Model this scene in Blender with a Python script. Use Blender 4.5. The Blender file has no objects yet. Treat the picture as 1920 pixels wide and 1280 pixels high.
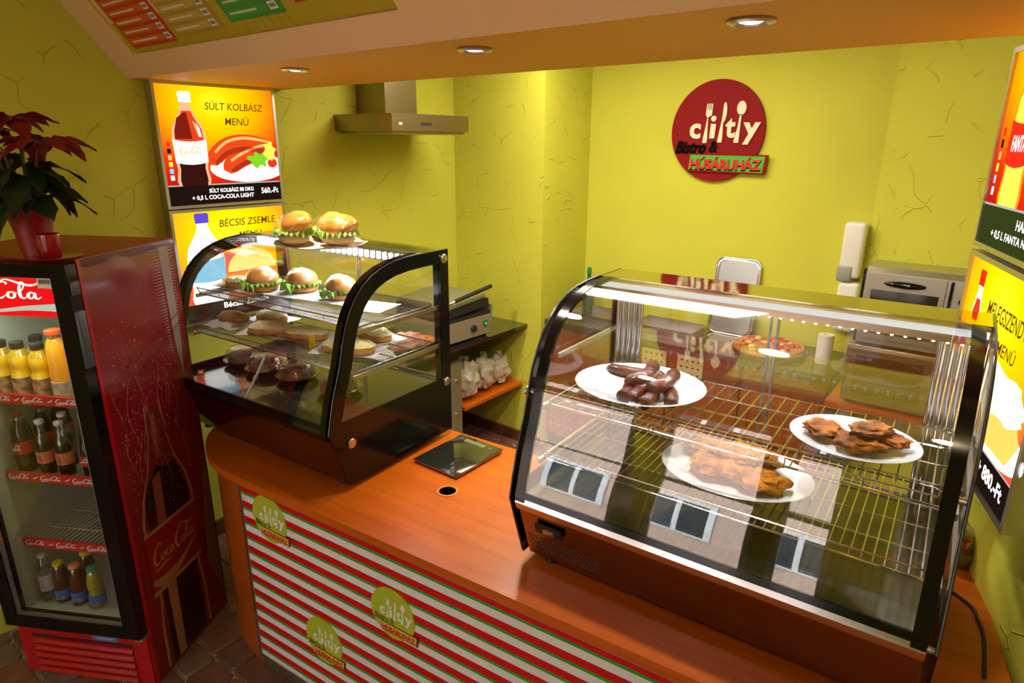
import bpy, bmesh, math, random
from math import sin, cos, pi, radians as R
from mathutils import Vector, Matrix, Euler, noise
random.seed(7)
S = bpy.context.scene
COL = S.collection
# ------------------------------------------------------------------ camera
cd = bpy.data.cameras.new('camera'); cam = bpy.data.objects.new('camera', cd); COL.objects.link(cam)
S.camera = cam
FPX = 1211.4
cd.sensor_fit = 'HORIZONTAL'; cd.sensor_width = 36.0; cd.lens = 36.0 * FPX / 1920.0
cd.clip_start = 0.02; cd.clip_end = 200
YAW, PITCH, ROLL = R(-38.14), R(17.19), R(0.333)
fw = Vector((sin(YAW)*cos(PITCH), cos(YAW)*cos(PITCH), -sin(PITCH)))
rt = Vector((cos(YAW), -sin(YAW), 0)); up = rt.cross(fw)
rt2 = rt*cos(ROLL) + up*sin(ROLL); up2 = -rt*sin(ROLL) + up*cos(ROLL)
M = Matrix((rt2, up2, -fw)).transposed().to_4x4(); M.translation = Vector((0, 0, 2.15))
cam.matrix_world = M
# ------------------------------------------------------------------ colour management
S.view_settings.view_transform = 'Standard'; S.view_settings.look = 'None'
S.view_settings.gamma = 1.0; S.view_settings.use_curve_mapping = False
S.view_settings.exposure = 0.28
S.cycles.max_bounces = 10; S.cycles.transparent_max_bounces = 32
S.cycles.diffuse_bounces = 4; S.cycles.glossy_bounces = 5; S.cycles.transmission_bounces = 6
S.cycles.sample_clamp_indirect = 6.0; S.cycles.caustics_reflective = False; S.cycles.caustics_refractive = False
# ------------------------------------------------------------------ world: overcast bright day in the street
W = bpy.data.worlds.new('world'); S.world = W; W.use_nodes = True
bg = W.node_tree.nodes['Background']; bg.inputs[0].default_value = (0.66, 0.80, 1.0, 1); bg.inputs[1].default_value = 7.0

def light(name, kind, loc, energy, color, size=0.1, rot=None, sizey=None, spot=None, blend=0.6, parent=None):
    l = bpy.data.lights.new(name, kind); l.energy = energy; l.color = color
    if kind == 'AREA':
        l.size = size
        if sizey: l.shape = 'RECTANGLE'; l.size_y = sizey
    elif kind == 'SUN': l.angle = size
    else: l.shadow_soft_size = size
    if kind == 'SPOT': l.spot_size = spot; l.spot_blend = blend
    o = bpy.data.objects.new(name, l); COL.objects.link(o); o.location = loc
    if rot: o.rotation_euler = rot
    if parent: o.parent = parent
    return o
WARM = (1.0, 0.76, 0.45); HAL = (1.0, 0.90, 0.70); COOL = (0.80, 0.90, 1.0)
light('sun', 'SUN', (0, 0, 8), 13.0, (1.0, 0.95, 0.86), size=R(1.0), rot=Euler((R(-52), 0, R(14))))
SPOTS = [(-2.297, 1.576), (-1.366, 1.554), (-0.56, 1.563)]
for i, (x, y) in enumerate(SPOTS):
    light('soffit_spot_light', 'SPOT', (x, y, 2.385), 72, HAL, size=0.05, spot=R(118), blend=1.0, rot=(R(33), 0, 0))
# unseen warm points added to brighten the fascia and front room, kitchen ceiling lamp
for x, y in ((-1.3, -.1), (.1, .0)): light('room_fill_light', 'POINT', (x, y, 2.62), 6.0, WARM, size=0.05)
light('kitchen_lamp_light', 'AREA', (-1.75, 3.0, 2.77), 25, (1.0, 0.93, 0.76), size=1.5, sizey=.7)
for x in (-2.3, -1.1): light('kitchen_downlight', 'POINT', (x, 2.95, 2.66), 5, (1.0, 0.93, 0.76), size=0.10)
for xx, ww in ((-2.15, .94), (-1.075, .75), (-.40, .36)):      # portals in the shopfront openings guide the sampling of the daylight
    p = light('window_portal', 'AREA', (xx, -1.74, 1.35), 1, (1, 1, 1), size=ww, sizey=2.1, rot=(R(90), 0, R(180)))
    p.data.cycles.is_portal = True

# ------------------------------------------------------------------ materials
MATS = {}
def nt(name):
    m = bpy.data.materials.new(name); m.use_nodes = True
    return m, m.node_tree, m.node_tree.nodes['Principled BSDF']
def mat(name, col, rough=0.5, metal=0.0, spec=0.5, bump=0, bscale=30, var=0, vscale=4, trans=0, emit=None, estr=1.0, coat=0, alpha=None, col2=None, sss=0):
    if name in MATS: return MATS[name]
    m, t, b = nt(name)
    N = t.nodes; L = t.links
    b.inputs['Base Color'].default_value = (*col, 1); b.inputs['Roughness'].default_value = rough
    b.inputs['Metallic'].default_value = metal; b.inputs['Specular IOR Level'].default_value = spec
    b.inputs['Coat Weight'].default_value = coat; b.inputs['Coat Roughness'].default_value = 0.06
    b.inputs['Transmission Weight'].default_value = trans
    if sss: b.inputs['Subsurface Weight'].default_value = sss; b.inputs['Subsurface Radius'].default_value = (.02, .01, .005)
    if emit: b.inputs['Emission Color'].default_value = (*emit, 1); b.inputs['Emission Strength'].default_value = estr
    tc = N.new('ShaderNodeTexCoord')
    if var or col2:
        n = N.new('ShaderNodeTexNoise'); n.inputs['Scale'].default_value = vscale; n.inputs['Detail'].default_value = 5
        L.new(tc.outputs['Object'], n.inputs['Vector'])
        r = N.new('ShaderNodeValToRGB'); c2 = col2 or tuple(max(0, c*(1-var)) for c in col)
        r.color_ramp.elements[0].position = .35; r.color_ramp.elements[1].position = .65
        r.color_ramp.elements[0].color = (*c2, 1); r.color_ramp.elements[1].color = (*col, 1)
        L.new(n.outputs['Fac'], r.inputs['Fac']); L.new(r.outputs['Color'], b.inputs['Base Color'])
    if bump:
        n = N.new('ShaderNodeTexNoise'); n.inputs['Scale'].default_value = bscale; n.inputs['Detail'].default_value = 4
        L.new(tc.outputs['Object'], n.inputs['Vector'])
        bp = N.new('ShaderNodeBump'); bp.inputs['Strength'].default_value = bump; bp.inputs['Distance'].default_value = 0.01
        L.new(n.outputs['Fac'], bp.inputs['Height']); L.new(bp.outputs['Normal'], b.inputs['Normal'])
    MATS[name] = m; return m
def glow(name, col, s=1.0):
    if name in MATS: return MATS[name]
    m, t, b = nt(name)
    t.nodes.remove(b); e = t.nodes.new('ShaderNodeEmission'); e.inputs[0].default_value = (*col, 1); e.inputs[1].default_value = s
    t.links.new(e.outputs[0], t.nodes['Material Output'].inputs[0]); MATS[name] = m; return m
def glass(name, tint=(1, 1, 1), rough=0.0, base=0.045, bump=0, bscale=20, top=0.96):
    """thin clear pane: transparent, with a Fresnel-like share of mirror reflection"""
    if name in MATS: return MATS[name]
    m, t, b = nt(name); N = t.nodes; L = t.links; N.remove(b)
    tr = N.new('ShaderNodeBsdfTransparent'); tr.inputs[0].default_value = (*tint, 1)
    gl = N.new('ShaderNodeBsdfGlossy'); gl.inputs['Roughness'].default_value = rough; gl.inputs[0].default_value = (1, 1, 1, 1)
    lw = N.new('ShaderNodeLayerWeight'); lw.inputs[0].default_value = 0.5
    p = N.new('ShaderNodeMath'); p.operation = 'POWER'; p.inputs[1].default_value = 5; L.new(lw.outputs['Facing'], p.inputs[0])
    q = N.new('ShaderNodeMath'); q.operation = 'MULTIPLY_ADD'; q.inputs[1].default_value = top; q.inputs[2].default_value = base
    L.new(p.outputs[0], q.inputs[0])
    mx = N.new('ShaderNodeMixShader'); L.new(q.outputs[0], mx.inputs[0]); L.new(tr.outputs[0], mx.inputs[1]); L.new(gl.outputs[0], mx.inputs[2])
    if bump:
        tc = N.new('ShaderNodeTexCoord'); n = N.new('ShaderNodeTexNoise'); n.inputs['Scale'].default_value = bscale; n.inputs['Detail'].default_value = 3
        L.new(tc.outputs['Object'], n.inputs['Vector']); bp = N.new('ShaderNodeBump'); bp.inputs['Strength'].default_value = bump
        bp.inputs['Distance'].default_value = 0.02
        L.new(n.outputs['Fac'], bp.inputs['Height']); L.new(bp.outputs['Normal'], gl.inputs['Normal'])
    L.new(mx.outputs[0], N['Material Output'].inputs[0]); MATS[name] = m; return m
def stucco(name, col, amount=1.0):
    """lime plaster with broken trowel ridges"""
    m, t, b = nt(name); N = t.nodes; L = t.links
    b.inputs['Roughness'].default_value = 0.75; b.inputs['Specular IOR Level'].default_value = 0.25
    tc = N.new('ShaderNodeTexCoord')
    n = N.new('ShaderNodeTexNoise'); n.inputs['Scale'].default_value = 1.6; n.inputs['Detail'].default_value = 4; L.new(tc.outputs['Object'], n.inputs['Vector'])
    r = N.new('ShaderNodeValToRGB'); r.color_ramp.elements[0].color = (*[c*.9 for c in col], 1); r.color_ramp.elements[1].color = (*col, 1)
    r.color_ramp.elements[0].position = .3; r.color_ramp.elements[1].position = .7
    L.new(n.outputs['Fac'], r.inputs['Fac']); L.new(r.outputs['Color'], b.inputs['Base Color'])
    # ridges: distance to warped voronoi edges, masked by noise
    wn = N.new('ShaderNodeTexNoise'); wn.inputs['Scale'].default_value = 2.2; L.new(tc.outputs['Object'], wn.inputs['Vector'])
    ad = N.new('ShaderNodeMixRGB'); ad.blend_type = 'ADD'; ad.inputs[0].default_value = 0.35
    L.new(tc.outputs['Object'], ad.inputs[1]); L.new(wn.outputs['Color'], ad.inputs[2])
    v = N.new('ShaderNodeTexVoronoi'); v.feature = 'DISTANCE_TO_EDGE'; v.inputs['Scale'].default_value = 4.6; L.new(ad.outputs[0], v.inputs['Vector'])
    mr = N.new('ShaderNodeMapRange'); mr.inputs['From Min'].default_value = 0.0; mr.inputs['From Max'].default_value = 0.020
    mr.inputs['To Min'].default_value = 1; mr.inputs['To Max'].default_value = 0; L.new(v.outputs['Distance'], mr.inputs['Value'])
    mk = N.new('ShaderNodeTexNoise'); mk.inputs['Scale'].default_value = 8.0; mk.inputs['Detail'].default_value = 1; L.new(tc.outputs['Object'], mk.inputs['Vector'])
    mm = N.new('ShaderNodeMapRange'); mm.inputs['From Min'].default_value = 0.54; mm.inputs['From Max'].default_value = 0.58; L.new(mk.outputs['Fac'], mm.inputs['Value'])
    mu = N.new('ShaderNodeMath'); mu.operation = 'MULTIPLY'; L.new(mr.outputs[0], mu.inputs[0]); L.new(mm.outputs[0], mu.inputs[1])
    fn = N.new('ShaderNodeTexNoise'); fn.inputs['Scale'].default_value = 9; fn.inputs['Detail'].default_value = 6; L.new(tc.outputs['Object'], fn.inputs['Vector'])
    a2 = N.new('ShaderNodeMath'); a2.operation = 'MULTIPLY_ADD'; a2.inputs[1].default_value = 0.35; L.new(fn.outputs['Fac'], a2.inputs[0]); L.new(mu.outputs[0], a2.inputs[2])
    bp = N.new('ShaderNodeBump'); bp.inputs['Strength'].default_value = 0.6*amount; bp.inputs['Distance'].default_value = 0.008
    L.new(a2.outputs[0], bp.inputs['Height']); L.new(bp.outputs['Normal'], b.inputs['Normal'])
    return m
def wood(name, c1, c2, rough=0.3, axis=0, coat=0.3, scale=1.0):
    m, t, b = nt(name); N = t.nodes; L = t.links
    tc = N.new('ShaderNodeTexCoord'); mp = N.new('ShaderNodeMapping')
    sc = [14*scale, 14*scale, 14*scale]; sc[axis] = 0.9*scale; mp.inputs['Scale'].default_value = sc
    L.new(tc.outputs['Object'], mp.inputs['Vector'])
    n = N.new('ShaderNodeTexNoise'); n.inputs['Scale'].default_value = 2.0; n.inputs['Detail'].default_value = 7; n.inputs['Roughness'].default_value = .65
    L.new(mp.outputs[0], n.inputs['Vector'])
    r = N.new('ShaderNodeValToRGB'); r.color_ramp.elements[0].color = (*c2, 1); r.color_ramp.elements[1].color = (*c1, 1)
    r.color_ramp.elements[0].position = .32; r.color_ramp.elements[1].position = .68
    L.new(n.outputs['Fac'], r.inputs['Fac']); L.new(r.outputs['Color'], b.inputs['Base Color'])
    b.inputs['Roughness'].default_value = rough; b.inputs['Coat Weight'].default_value = coat; b.inputs['Coat Roughness'].default_value = .12
    return m
LIME = (0.63, 0.62, 0.065)
M_WALL = stucco('lime_stucco', LIME)
M_WALLS = stucco('lime_plaster_smooth', LIME, 0.12)
M_SOFF = mat('orange_paint', (0.86, 0.38, 0.045), 0.55)
M_FASC = mat('apricot_paint', (0.92, 0.58, 0.32), 0.6)
M_CEIL = mat('ceiling_paint', (0.75, 0.62, 0.35), 0.8)
M_TOP = wood('cherry_worktop', (0.62, 0.135, 0.004), (0.46, 0.085, 0.003), 0.34, 0, 0.08)
M_SIDE = wood('cherry_panel', (0.46, 0.100, 0.010), (0.34, 0.065, 0.006), 0.35, 2, 0.2)
M_CAB = wood('brown_cabinet_wood', (0.34, 0.085, 0.02), (0.20, 0.045, 0.012), 0.4, 2, 0.15)
M_BLK = mat('black_gloss', (0.004, 0.004, 0.005), 0.14, spec=.35, coat=.0)
M_BLKM = mat('black_matte', (0.012, 0.012, 0.013), 0.55)
M_STEEL = mat('brushed_steel', (0.62, 0.60, 0.57), 0.28, 1.0, bump=.05, bscale=80)
M_CHROME = mat('polished_chrome', (0.80, 0.80, 0.82), 0.10, 1.0)
M_MIRR = mat('polished_base_panel', (0.30, 0.27, 0.27), 0.16, 1.0)
M_ALU = mat('satin_aluminium', (0.55, 0.53, 0.52), 0.35, 1.0)
M_WHITE = mat('white_plastic', (0.78, 0.77, 0.72), 0.35)
M_CHINA = mat('white_china', (.60, .61, .67), .15, coat=.3)
M_GLASS = glass('clear_glass')
M_GLASSF = glass('curved_front_glass', base=0.052)
M_GLASST = glass('top_glass', tint=(.9, .93, .92), base=0.10)
M_FILM = glass('cling_film', base=0.05, bump=1.0, bscale=28, rough=.03, top=.8)
M_RED = mat('cooler_red', (0.42, 0.004, 0.008), 0.25, coat=.4)
M_MAROON = mat('cooler_side_red', (0.22, 0.006, 0.012), 0.22, coat=.5)
M_CREAM = mat('decal_cream', (0.40, 0.22, 0.12), 0.4)

# ------------------------------------------------------------------ mesh helpers
class MB:
    def __init__(s): s.v = []; s.f = []; s.m = []
    def add(s, vs, fs, mi=0):
        o = len(s.v); s.v += [tuple(v) for v in vs]; s.f += [tuple(i+o for i in f) for f in fs]; s.m += [mi]*len(fs); return s
    def box(s, a, b, mi=0):
        x0, y0, z0 = a; x1, y1, z1 = b
        return s.add([(x0,y0,z0),(x1,y0,z0),(x1,y1,z0),(x0,y1,z0),(x0,y0,z1),(x1,y0,z1),(x1,y1,z1),(x0,y1,z1)],
                     [(3,2,1,0),(4,5,6,7),(0,1,5,4),(1,2,6,5),(2,3,7,6),(3,0,4,7)], mi)
    def rbox(s, a, b, r, mi=0, seg=2):
        bm = bmesh.new(); bmesh.ops.create_cube(bm, size=1)
        for v in bm.verts: v.co = Vector([(a[i]+b[i])/2 + v.co[i]*(b[i]-a[i]) for i in range(3)])
        bmesh.ops.bevel(bm, geom=bm.edges[:], offset=r, segments=seg, affect='EDGES', profile=.5)
        bm.verts.ensure_lookup_table(); bm.verts.index_update()
        s.add([v.co[:] for v in bm.verts], [[v.index for v in f.verts] for f in bm.faces], mi); bm.free(); return s
    def prism(s, poly, lo, hi, pl='xy', mi=0):
        n = len(poly)
        def P(p, t): return {'xy': (p[0], p[1], t), 'yz': (t, p[0], p[1]), 'xz': (p[0], t, p[1])}[pl]
        area = sum(poly[i][0]*poly[(i+1) % n][1]-poly[(i+1) % n][0]*poly[i][1] for i in range(n))
        flip = (area < 0) != (pl == 'xz')
        vs = [P(p, lo) for p in poly] + [P(p, hi) for p in poly]
        fs = [tuple(range(n))[::-1], tuple(range(n, 2*n))] + [(i, (i+1) % n, (i+1) % n+n, i+n) for i in range(n)]
        if flip: fs = [f[::-1] for f in fs]
        return s.add(vs, fs, mi)
    def ring(s, outer, inner, lo, hi, pl='yz', mi=0):
        n = len(outer)
        def P(p, t): return {'xy': (p[0], p[1], t), 'yz': (t, p[0], p[1]), 'xz': (p[0], t, p[1])}[pl]
        vs = [P(p, lo) for p in outer]+[P(p, hi) for p in outer]+[P(p, lo) for p in inner]+[P(p, hi) for p in inner]
        fs = []
        for i in range(n):
            j = (i+1) % n
            fs += [(i, j, j+n, i+n), (i+2*n, i+3*n, j+3*n, j+2*n), (i, i+2*n, j+2*n, j), (i+n, j+n, j+3*n, i+3*n)]
        return s.add(vs, fs, mi)
    def tube(s, pts, r, n=6, mi=0, closed=False, caps=True):
        pts = [Vector(p) for p in pts]; k = len(pts); rs = r if isinstance(r, (list, tuple)) else [r]*k
        vs = []; prev = None
        for i, p in enumerate(pts):
            a = pts[i-1] if (i > 0 or closed) else p; b = pts[(i+1) % k] if (i < k-1 or closed) else p
            t = (b-a).normalized()
            if prev is None:
                u = t.orthogonal().normalized()
            else:
                u = (prev - t*prev.dot(t)); u = u.normalized() if u.length > 1e-6 else t.orthogonal().normalized()
            prev = u; w = t.cross(u)
            vs += [p + (u*cos(2*pi*j/n)+w*sin(2*pi*j/n))*rs[i] for j in range(n)]
        fs = []
        for i in range(k if closed else k-1):
            a = i*n; b = ((i+1) % k)*n
            fs += [(a+j, a+(j+1) % n, b+(j+1) % n, b+j) for j in range(n)]
        if caps and not closed: fs += [tuple(range(n))[::-1], tuple(range((k-1)*n, k*n))]
        return s.add(vs, fs, mi)
    def lathe(s, prof, n=24, c=(0, 0, 0), mi=0, sx=1, sy=1, axis='z'):
        vs = []; k = len(prof)
        for r, z in prof:
            for j in range(n):
                a = 2*pi*j/n; p = (r*cos(a)*sx, r*sin(a)*sy, z)
                if axis == 'y': p = (p[0], -p[2], p[1])
                elif axis == 'x': p = (p[2], p[0], p[1])
                vs.append((p[0]+c[0], p[1]+c[1], p[2]+c[2]))
        fs = [(i*n+j, i*n+(j+1) % n, (i+1)*n+(j+1) % n, (i+1)*n+j) for i in range(k-1) for j in range(n)]
        if prof[0][0] > 1e-5: fs.append(tuple(range(n))[::-1])
        if prof[-1][0] > 1e-5: fs.append(tuple(range((k-1)*n, k*n)))
        return s.add(vs, fs, mi)
    def blob(s, c, r, seed=0, amp=.1, fr=2.0, nu=20, nv=12, mi=0, flat=None, rz=0, pw=1.0):
        vs = []
        for i in range(nv+1):
            th = pi*i/nv
            for j in range(nu):
                ph = 2*pi*j/nu; d = Vector((sin(th)*cos(ph), sin(th)*sin(ph), cos(th)))
                k = 1 + amp*noise.noise(d*fr + Vector((seed*7.3, seed*3.1, seed)))
                x, y, z = d.x*r[0]*k, d.y*r[1]*k, (abs(d.z)**pw)*(1 if d.z > 0 else -1)*r[2]*k
                if flat is not None and z < flat: z = flat + (z-flat)*.12
                vs.append((c[0]+x*cos(rz)-y*sin(rz), c[1]+x*sin(rz)+y*cos(rz), c[2]+z))
        fs = [(i*nu+j, (i+1)*nu+j, (i+1)*nu+(j+1) % nu, i*nu+(j+1) % nu) for i in range(nv) for j in range(nu)]
        return s.add(vs, fs, mi)
    def grid(s, fn, nu, nv, mi=0, closed_u=False):
        vs = [fn(i/(nu), j/(nv)) for i in range(nu+1) for j in range(nv+1)]
        fs = [(i*(nv+1)+j, (i+1)*(nv+1)+j, (i+1)*(nv+1)+j+1, i*(nv+1)+j+1) for i in range(nu) for j in range(nv)]
        return s.add(vs, fs, mi)
    def xf(s, m, start=0):
        s.v = s.v[:start] + [tuple(m @ Vector(v)) for v in s.v[start:]]; return s
    def mesh(s, name, mats, smooth=35):
        me = bpy.data.meshes.new(name); me.from_pydata(s.v, [], s.f)
        for m_ in (mats if isinstance(mats, (list, tuple)) else [mats]): me.materials.append(m_)
        if any(s.m): me.polygons.foreach_set('material_index', s.m)
        if smooth:
            me.polygons.foreach_set('use_smooth', [True]*len(me.polygons))
            try: me.set_sharp_from_angle(angle=R(smooth))
            except Exception: pass
        me.update(); return me
def obj(name, mb, mats, parent=None, loc=(0, 0, 0), rot=(0, 0, 0), label=None, cat=None, group=None, kind=None, smooth=35, scale=None):
    me = mb.mesh(name, mats, smooth) if isinstance(mb, MB) else mb
    o = bpy.data.objects.new(name, me); COL.objects.link(o); o.location = loc; o.rotation_euler = rot
    if scale: o.scale = (scale,)*3 if not isinstance(scale, tuple) else scale
    if parent: o.parent = parent
    return tag(o, label, cat, group, kind)
def tag(o, label=None, cat=None, group=None, kind=None):
    if label: o['label'] = label
    if cat: o['category'] = cat
    if group: o['group'] = group
    if kind: o['kind'] = kind
    return o
def thing(name, loc, label, cat, group=None, rz=0, rot=None):
    o = bpy.data.objects.new(name, None); COL.objects.link(o); o.location = loc; o.rotation_euler = rot or (0, 0, rz)
    o.empty_display_size = .05
    return tag(o, label, cat, group)
def struct(name, mb, mats, smooth=0, loc=(0, 0, 0), rot=(0, 0, 0), parent=None):
    return obj(name, mb, mats, parent, loc, rot, smooth=smooth, kind=None if parent else 'structure')
def kids(o): return [c for c in KID.get(o.name, [])]
def dup(root, loc, rz=None, label=None, rot=None, scale=None):
    """copy a thing with its parts and sub-parts"""
    r = root.copy(); COL.objects.link(r); r.location = loc
    if rz is not None: r.rotation_euler = (0, 0, rz)
    if rot is not None: r.rotation_euler = rot
    if scale: r.scale = (scale,)*3
    if label: r['label'] = label
    for ch in list(root.children):
        c = ch.copy(); COL.objects.link(c); c.parent = r
        for g in list(ch.children):
            d = g.copy(); COL.objects.link(d); d.parent = c
    return r
_txt = {}
def text_mb(txt, box=None, bold=0.0, shear=0.0, depth=0.0, pl='xz', lo=0.0, mi=0, size=None, at=(0, 0), align='LEFT'):
    """lettering as a flat mesh, fitted into box (x0,z0,x1,z1) or set at a size"""
    key = (txt, bold, shear)
    if key not in _txt:
        c = bpy.data.curves.new('t', 'FONT'); c.body = txt; c.offset = bold; c.shear = shear; c.resolution_u = 3
        o = bpy.data.objects.new('t', c); COL.objects.link(o)
        dg = bpy.context.evaluated_depsgraph_get(); me = bpy.data.meshes.new_from_object(o.evaluated_get(dg))
        _txt[key] = ([tuple(v.co[:2]) for v in me.vertices], [tuple(p.vertices) for p in me.polygons])
        bpy.data.objects.remove(o); bpy.data.curves.remove(c); bpy.data.meshes.remove(me)
    vs, fs = _txt[key]
    x0 = min(v[0] for v in vs); x1 = max(v[0] for v in vs); z0 = min(v[1] for v in vs); z1 = max(v[1] for v in vs)
    if box: ax = (box[2]-box[0])/(x1-x0); az = (box[3]-box[1])/(z1-z0); ox = box[0]-x0*ax; oz = box[1]-z0*az
    else:
        ax = az = size; ox = at[0] - (x0*ax if align == 'LEFT' else (x0+x1)/2*ax if align == 'CENTER' else x1*ax); oz = at[1]
    m = MB(); n = len(vs)
    P = (lambda a, b, t: (a, t, b)) if pl == 'xz' else (lambda a, b, t: (a, b, -t))
    pts = [(v[0]*ax+ox, v[1]*az+oz) for v in vs]
    m.add([P(a, b, lo) for a, b in pts], fs, mi)
    if depth:   # lettering with real thickness: front face plus side walls
        cnt = {}
        for f in fs:
            for i in range(len(f)):
                e = (f[i], f[(i+1) % len(f)]); cnt[e] = 1
        bd = [e for e in cnt if (e[1], e[0]) not in cnt]
        m.add([P(a, b, lo) for a, b in pts]+[P(a, b, lo+depth) for a, b in pts], [(a, b, b+n, a+n) for a, b in bd], mi)
    return m
def merge(*ms):
    r = MB()
    for m in ms: 
        o = len(r.v); r.v += m.v; r.f += [tuple(i+o for i in f) for f in m.f]; r.m += m.m
    return r
def flat(poly, lo=0.0, mi=0, pl='xz', m=None):
    m = m or MB()
    m.add([(p[0], lo, p[1]) if pl == 'xz' else (p[0], p[1], -lo) for p in poly], [tuple(range(len(poly)))], mi); return m
def ell(cx, cz, rx, rz, n=28, a0=0, rot=0):
    return [(cx+rx*cos(a0+2*pi*i/n)*cos(rot)-rz*sin(a0+2*pi*i/n)*sin(rot), cz+rx*cos(a0+2*pi*i/n)*sin(rot)+rz*sin(a0+2*pi*i/n)*cos(rot)) for i in range(n)]
def catmull(pts, k=6):
    out = []; n = len(pts)
    for i in range(n-1):
        p0 = pts[max(i-1, 0)]; p1 = pts[i]; p2 = pts[i+1]; p3 = pts[min(i+2, n-1)]
        for j in range(k):
            t = j/k
            out.append(tuple(.5*((2*p1[a])+(-p0[a]+p2[a])*t+(2*p0[a]-5*p1[a]+4*p2[a]-p3[a])*t*t+(-p0[a]+3*p1[a]-3*p2[a]+p3[a])*t**3) for a in range(len(p1))))
    out.append(tuple(pts[-1])); return out
def stroke(m, pts, lo=0.0, mi=0, k=6, pl='xz', map=None):
    """flat brush stroke; pts are (x, z, width)"""
    q = catmull(pts, k); vs = []
    for i, p in enumerate(q):
        a = q[max(i-1, 0)]; b = q[min(i+1, len(q)-1)]; dx, dz = b[0]-a[0], b[1]-a[1]; l = math.hypot(dx, dz) or 1
        nx, nz = -dz/l*p[2]/2, dx/l*p[2]/2
        for sg in (1, -1):
            X, Z = p[0]+nx*sg, p[1]+nz*sg
            if map: X, Z = map(X, Z)
            vs.append((X, lo, Z) if pl == 'xz' else (X, Z, -lo))
    m.add(vs, [(2*i, 2*i+1, 2*i+3, 2*i+2) for i in range(len(q)-1)], mi); return m
SCRIPT = [  # flowing red-drink lettering, drawn stroke by stroke in a 5.2 x 1.6 box: "Coca-Cola"
 [(1.02,.86,.04),(1.10,1.0,.09),(.95,1.12,.10),(.70,1.02,.12),(.40,.70,.20),(.26,.35,.22),(.36,.06,.17),(.62,.0,.10),(.92,.22,.05)],
 [(.62,.02,.06),(.30,-.14,.07),(.22,-.30,.08),(.60,-.34,.11),(1.2,-.22,.12),(1.9,-.30,.05)],
 [(1.22,.44,.06),(1.04,.36,.13),(1.0,.12,.14),(1.16,.02,.09),(1.32,.16,.12),(1.30,.38,.10),(1.20,.44,.06),(1.42,.36,.05)],
 [(1.78,.38,.09),(1.66,.45,.08),(1.52,.28,.15),(1.54,.08,.12),(1.70,.03,.07),(1.86,.16,.05)],
 [(2.16,.38,.07),(2.04,.45,.08),(1.90,.26,.14),(1.94,.06,.11),(2.10,.10,.07),(2.20,.42,.09),(2.18,.12,.13),(2.28,.04,.08),(2.40,.16,.05)],
 [(2.38,.40,.05),(2.50,.46,.09),(2.62,.40,.05)],
 [(3.22,.90,.04),(3.28,1.02,.08),(3.12,1.10,.09),(2.92,.98,.12),(2.68,.66,.20),(2.58,.32,.20),(2.68,.04,.15),(2.92,.0,.09),(3.14,.2,.05)],
 [(3.02,1.12,.05),(3.3,1.26,.08),(3.9,1.02,.13),(4.35,.92,.12),(4.8,1.14,.05)],
 [(3.44,.44,.06),(3.28,.36,.12),(3.24,.12,.13),(3.40,.02,.09),(3.54,.16,.12),(3.52,.38,.10),(3.44,.44,.06),(3.66,.36,.05)],
 [(3.72,.30,.05),(3.98,.74,.06),(4.02,1.06,.08),(3.90,1.08,.08),(3.80,.66,.13),(3.80,.18,.14),(3.92,.03,.08),(4.06,.14,.05)],
 [(4.40,.38,.07),(4.28,.45,.08),(4.14,.26,.14),(4.18,.06,.11),(4.34,.10,.07),(4.46,.42,.09),(4.44,.12,.13),(4.54,.03,.08),(4.72,.18,.04)]]
def script(m, x0, z0, x1, z1, lo=0.0, mi=0, map=None, k=5, rot=0, bold=1.0):
    def f(X, Z):
        X = x0 + (X-.2)/4.6*(x1-x0); Z = z0 + (Z+.4)/1.7*(z1-z0)
        if rot:
            cx, cz = (x0+x1)/2, (z0+z1)/2; X, Z = cx+(X-cx)*cos(rot)-(Z-cz)*sin(rot), cz+(X-cx)*sin(rot)+(Z-cz)*cos(rot)
        return map(X, Z) if map else (X, Z)
    for st in SCRIPT: stroke(m, [(a, b, c*bold) for a, b, c in st], lo, mi, k, map=f)
    return m
# ================================================================== SETTING
H0, H1 = 0.0, 2.8
struct('wall_left', MB().box((-3.5, -1.9, 0), (-3.3, 3.525, H1)), M_WALL)
struct('wall_pillar', MB().box((-3.5, 3.525, 0), (-2.515, 4.3, H1)), M_WALL)
struct('wall_back', MB().box((-2.515, 4.08, 0), (-.55, 4.3, H1)), M_WALLS)
struct('wall_corner', MB().prism([(-.67, 4.08), (.75, 3.086), (.9, 3.25), (-.5, 4.3), (-.67, 4.3)], 0, H1), M_WALL)
struct('wall_right', MB().prism([(0.0, 2.37), (1.34, -1.75), (1.6, -1.75), (1.6, 3.3), (.9, 3.3), (.7, 3.15), (.12, 2.66)][::-1], 0, H1), M_WALL)
struct('ceiling', MB().box((-3.5, -1.9, H1), (1.7, 4.4, H1+.1)), M_CEIL)
sf = MB().prism([(1.39, 2.41), (2.17, 2.41), (2.17, 2.8), (1.08, 2.8)], -3.3, .32, 'yz')
for k, f in enumerate(sf.f):   # the slanted front face carries the apricot paint, the underside the orange one
    c = [sum(sf.v[i][a] for i in f)/len(f) for a in range(3)]
    if c[1] < 1.3 and len(f) == 4: sf.m[k] = 1
struct('trim_1', sf, [M_SOFF, M_FASC])
struct('baseboard_back', MB().box((-3.29, 3.50, 0), (-2.50, 3.525, .085)), mat('brown_baseboard_tile', (.13, .045, .02), .3, var=.4, vscale=12))
struct('baseboard_left', MB().box((-3.3, .8, 0), (-3.28, 3.5, .085)), MATS['brown_baseboard_tile'])
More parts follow.
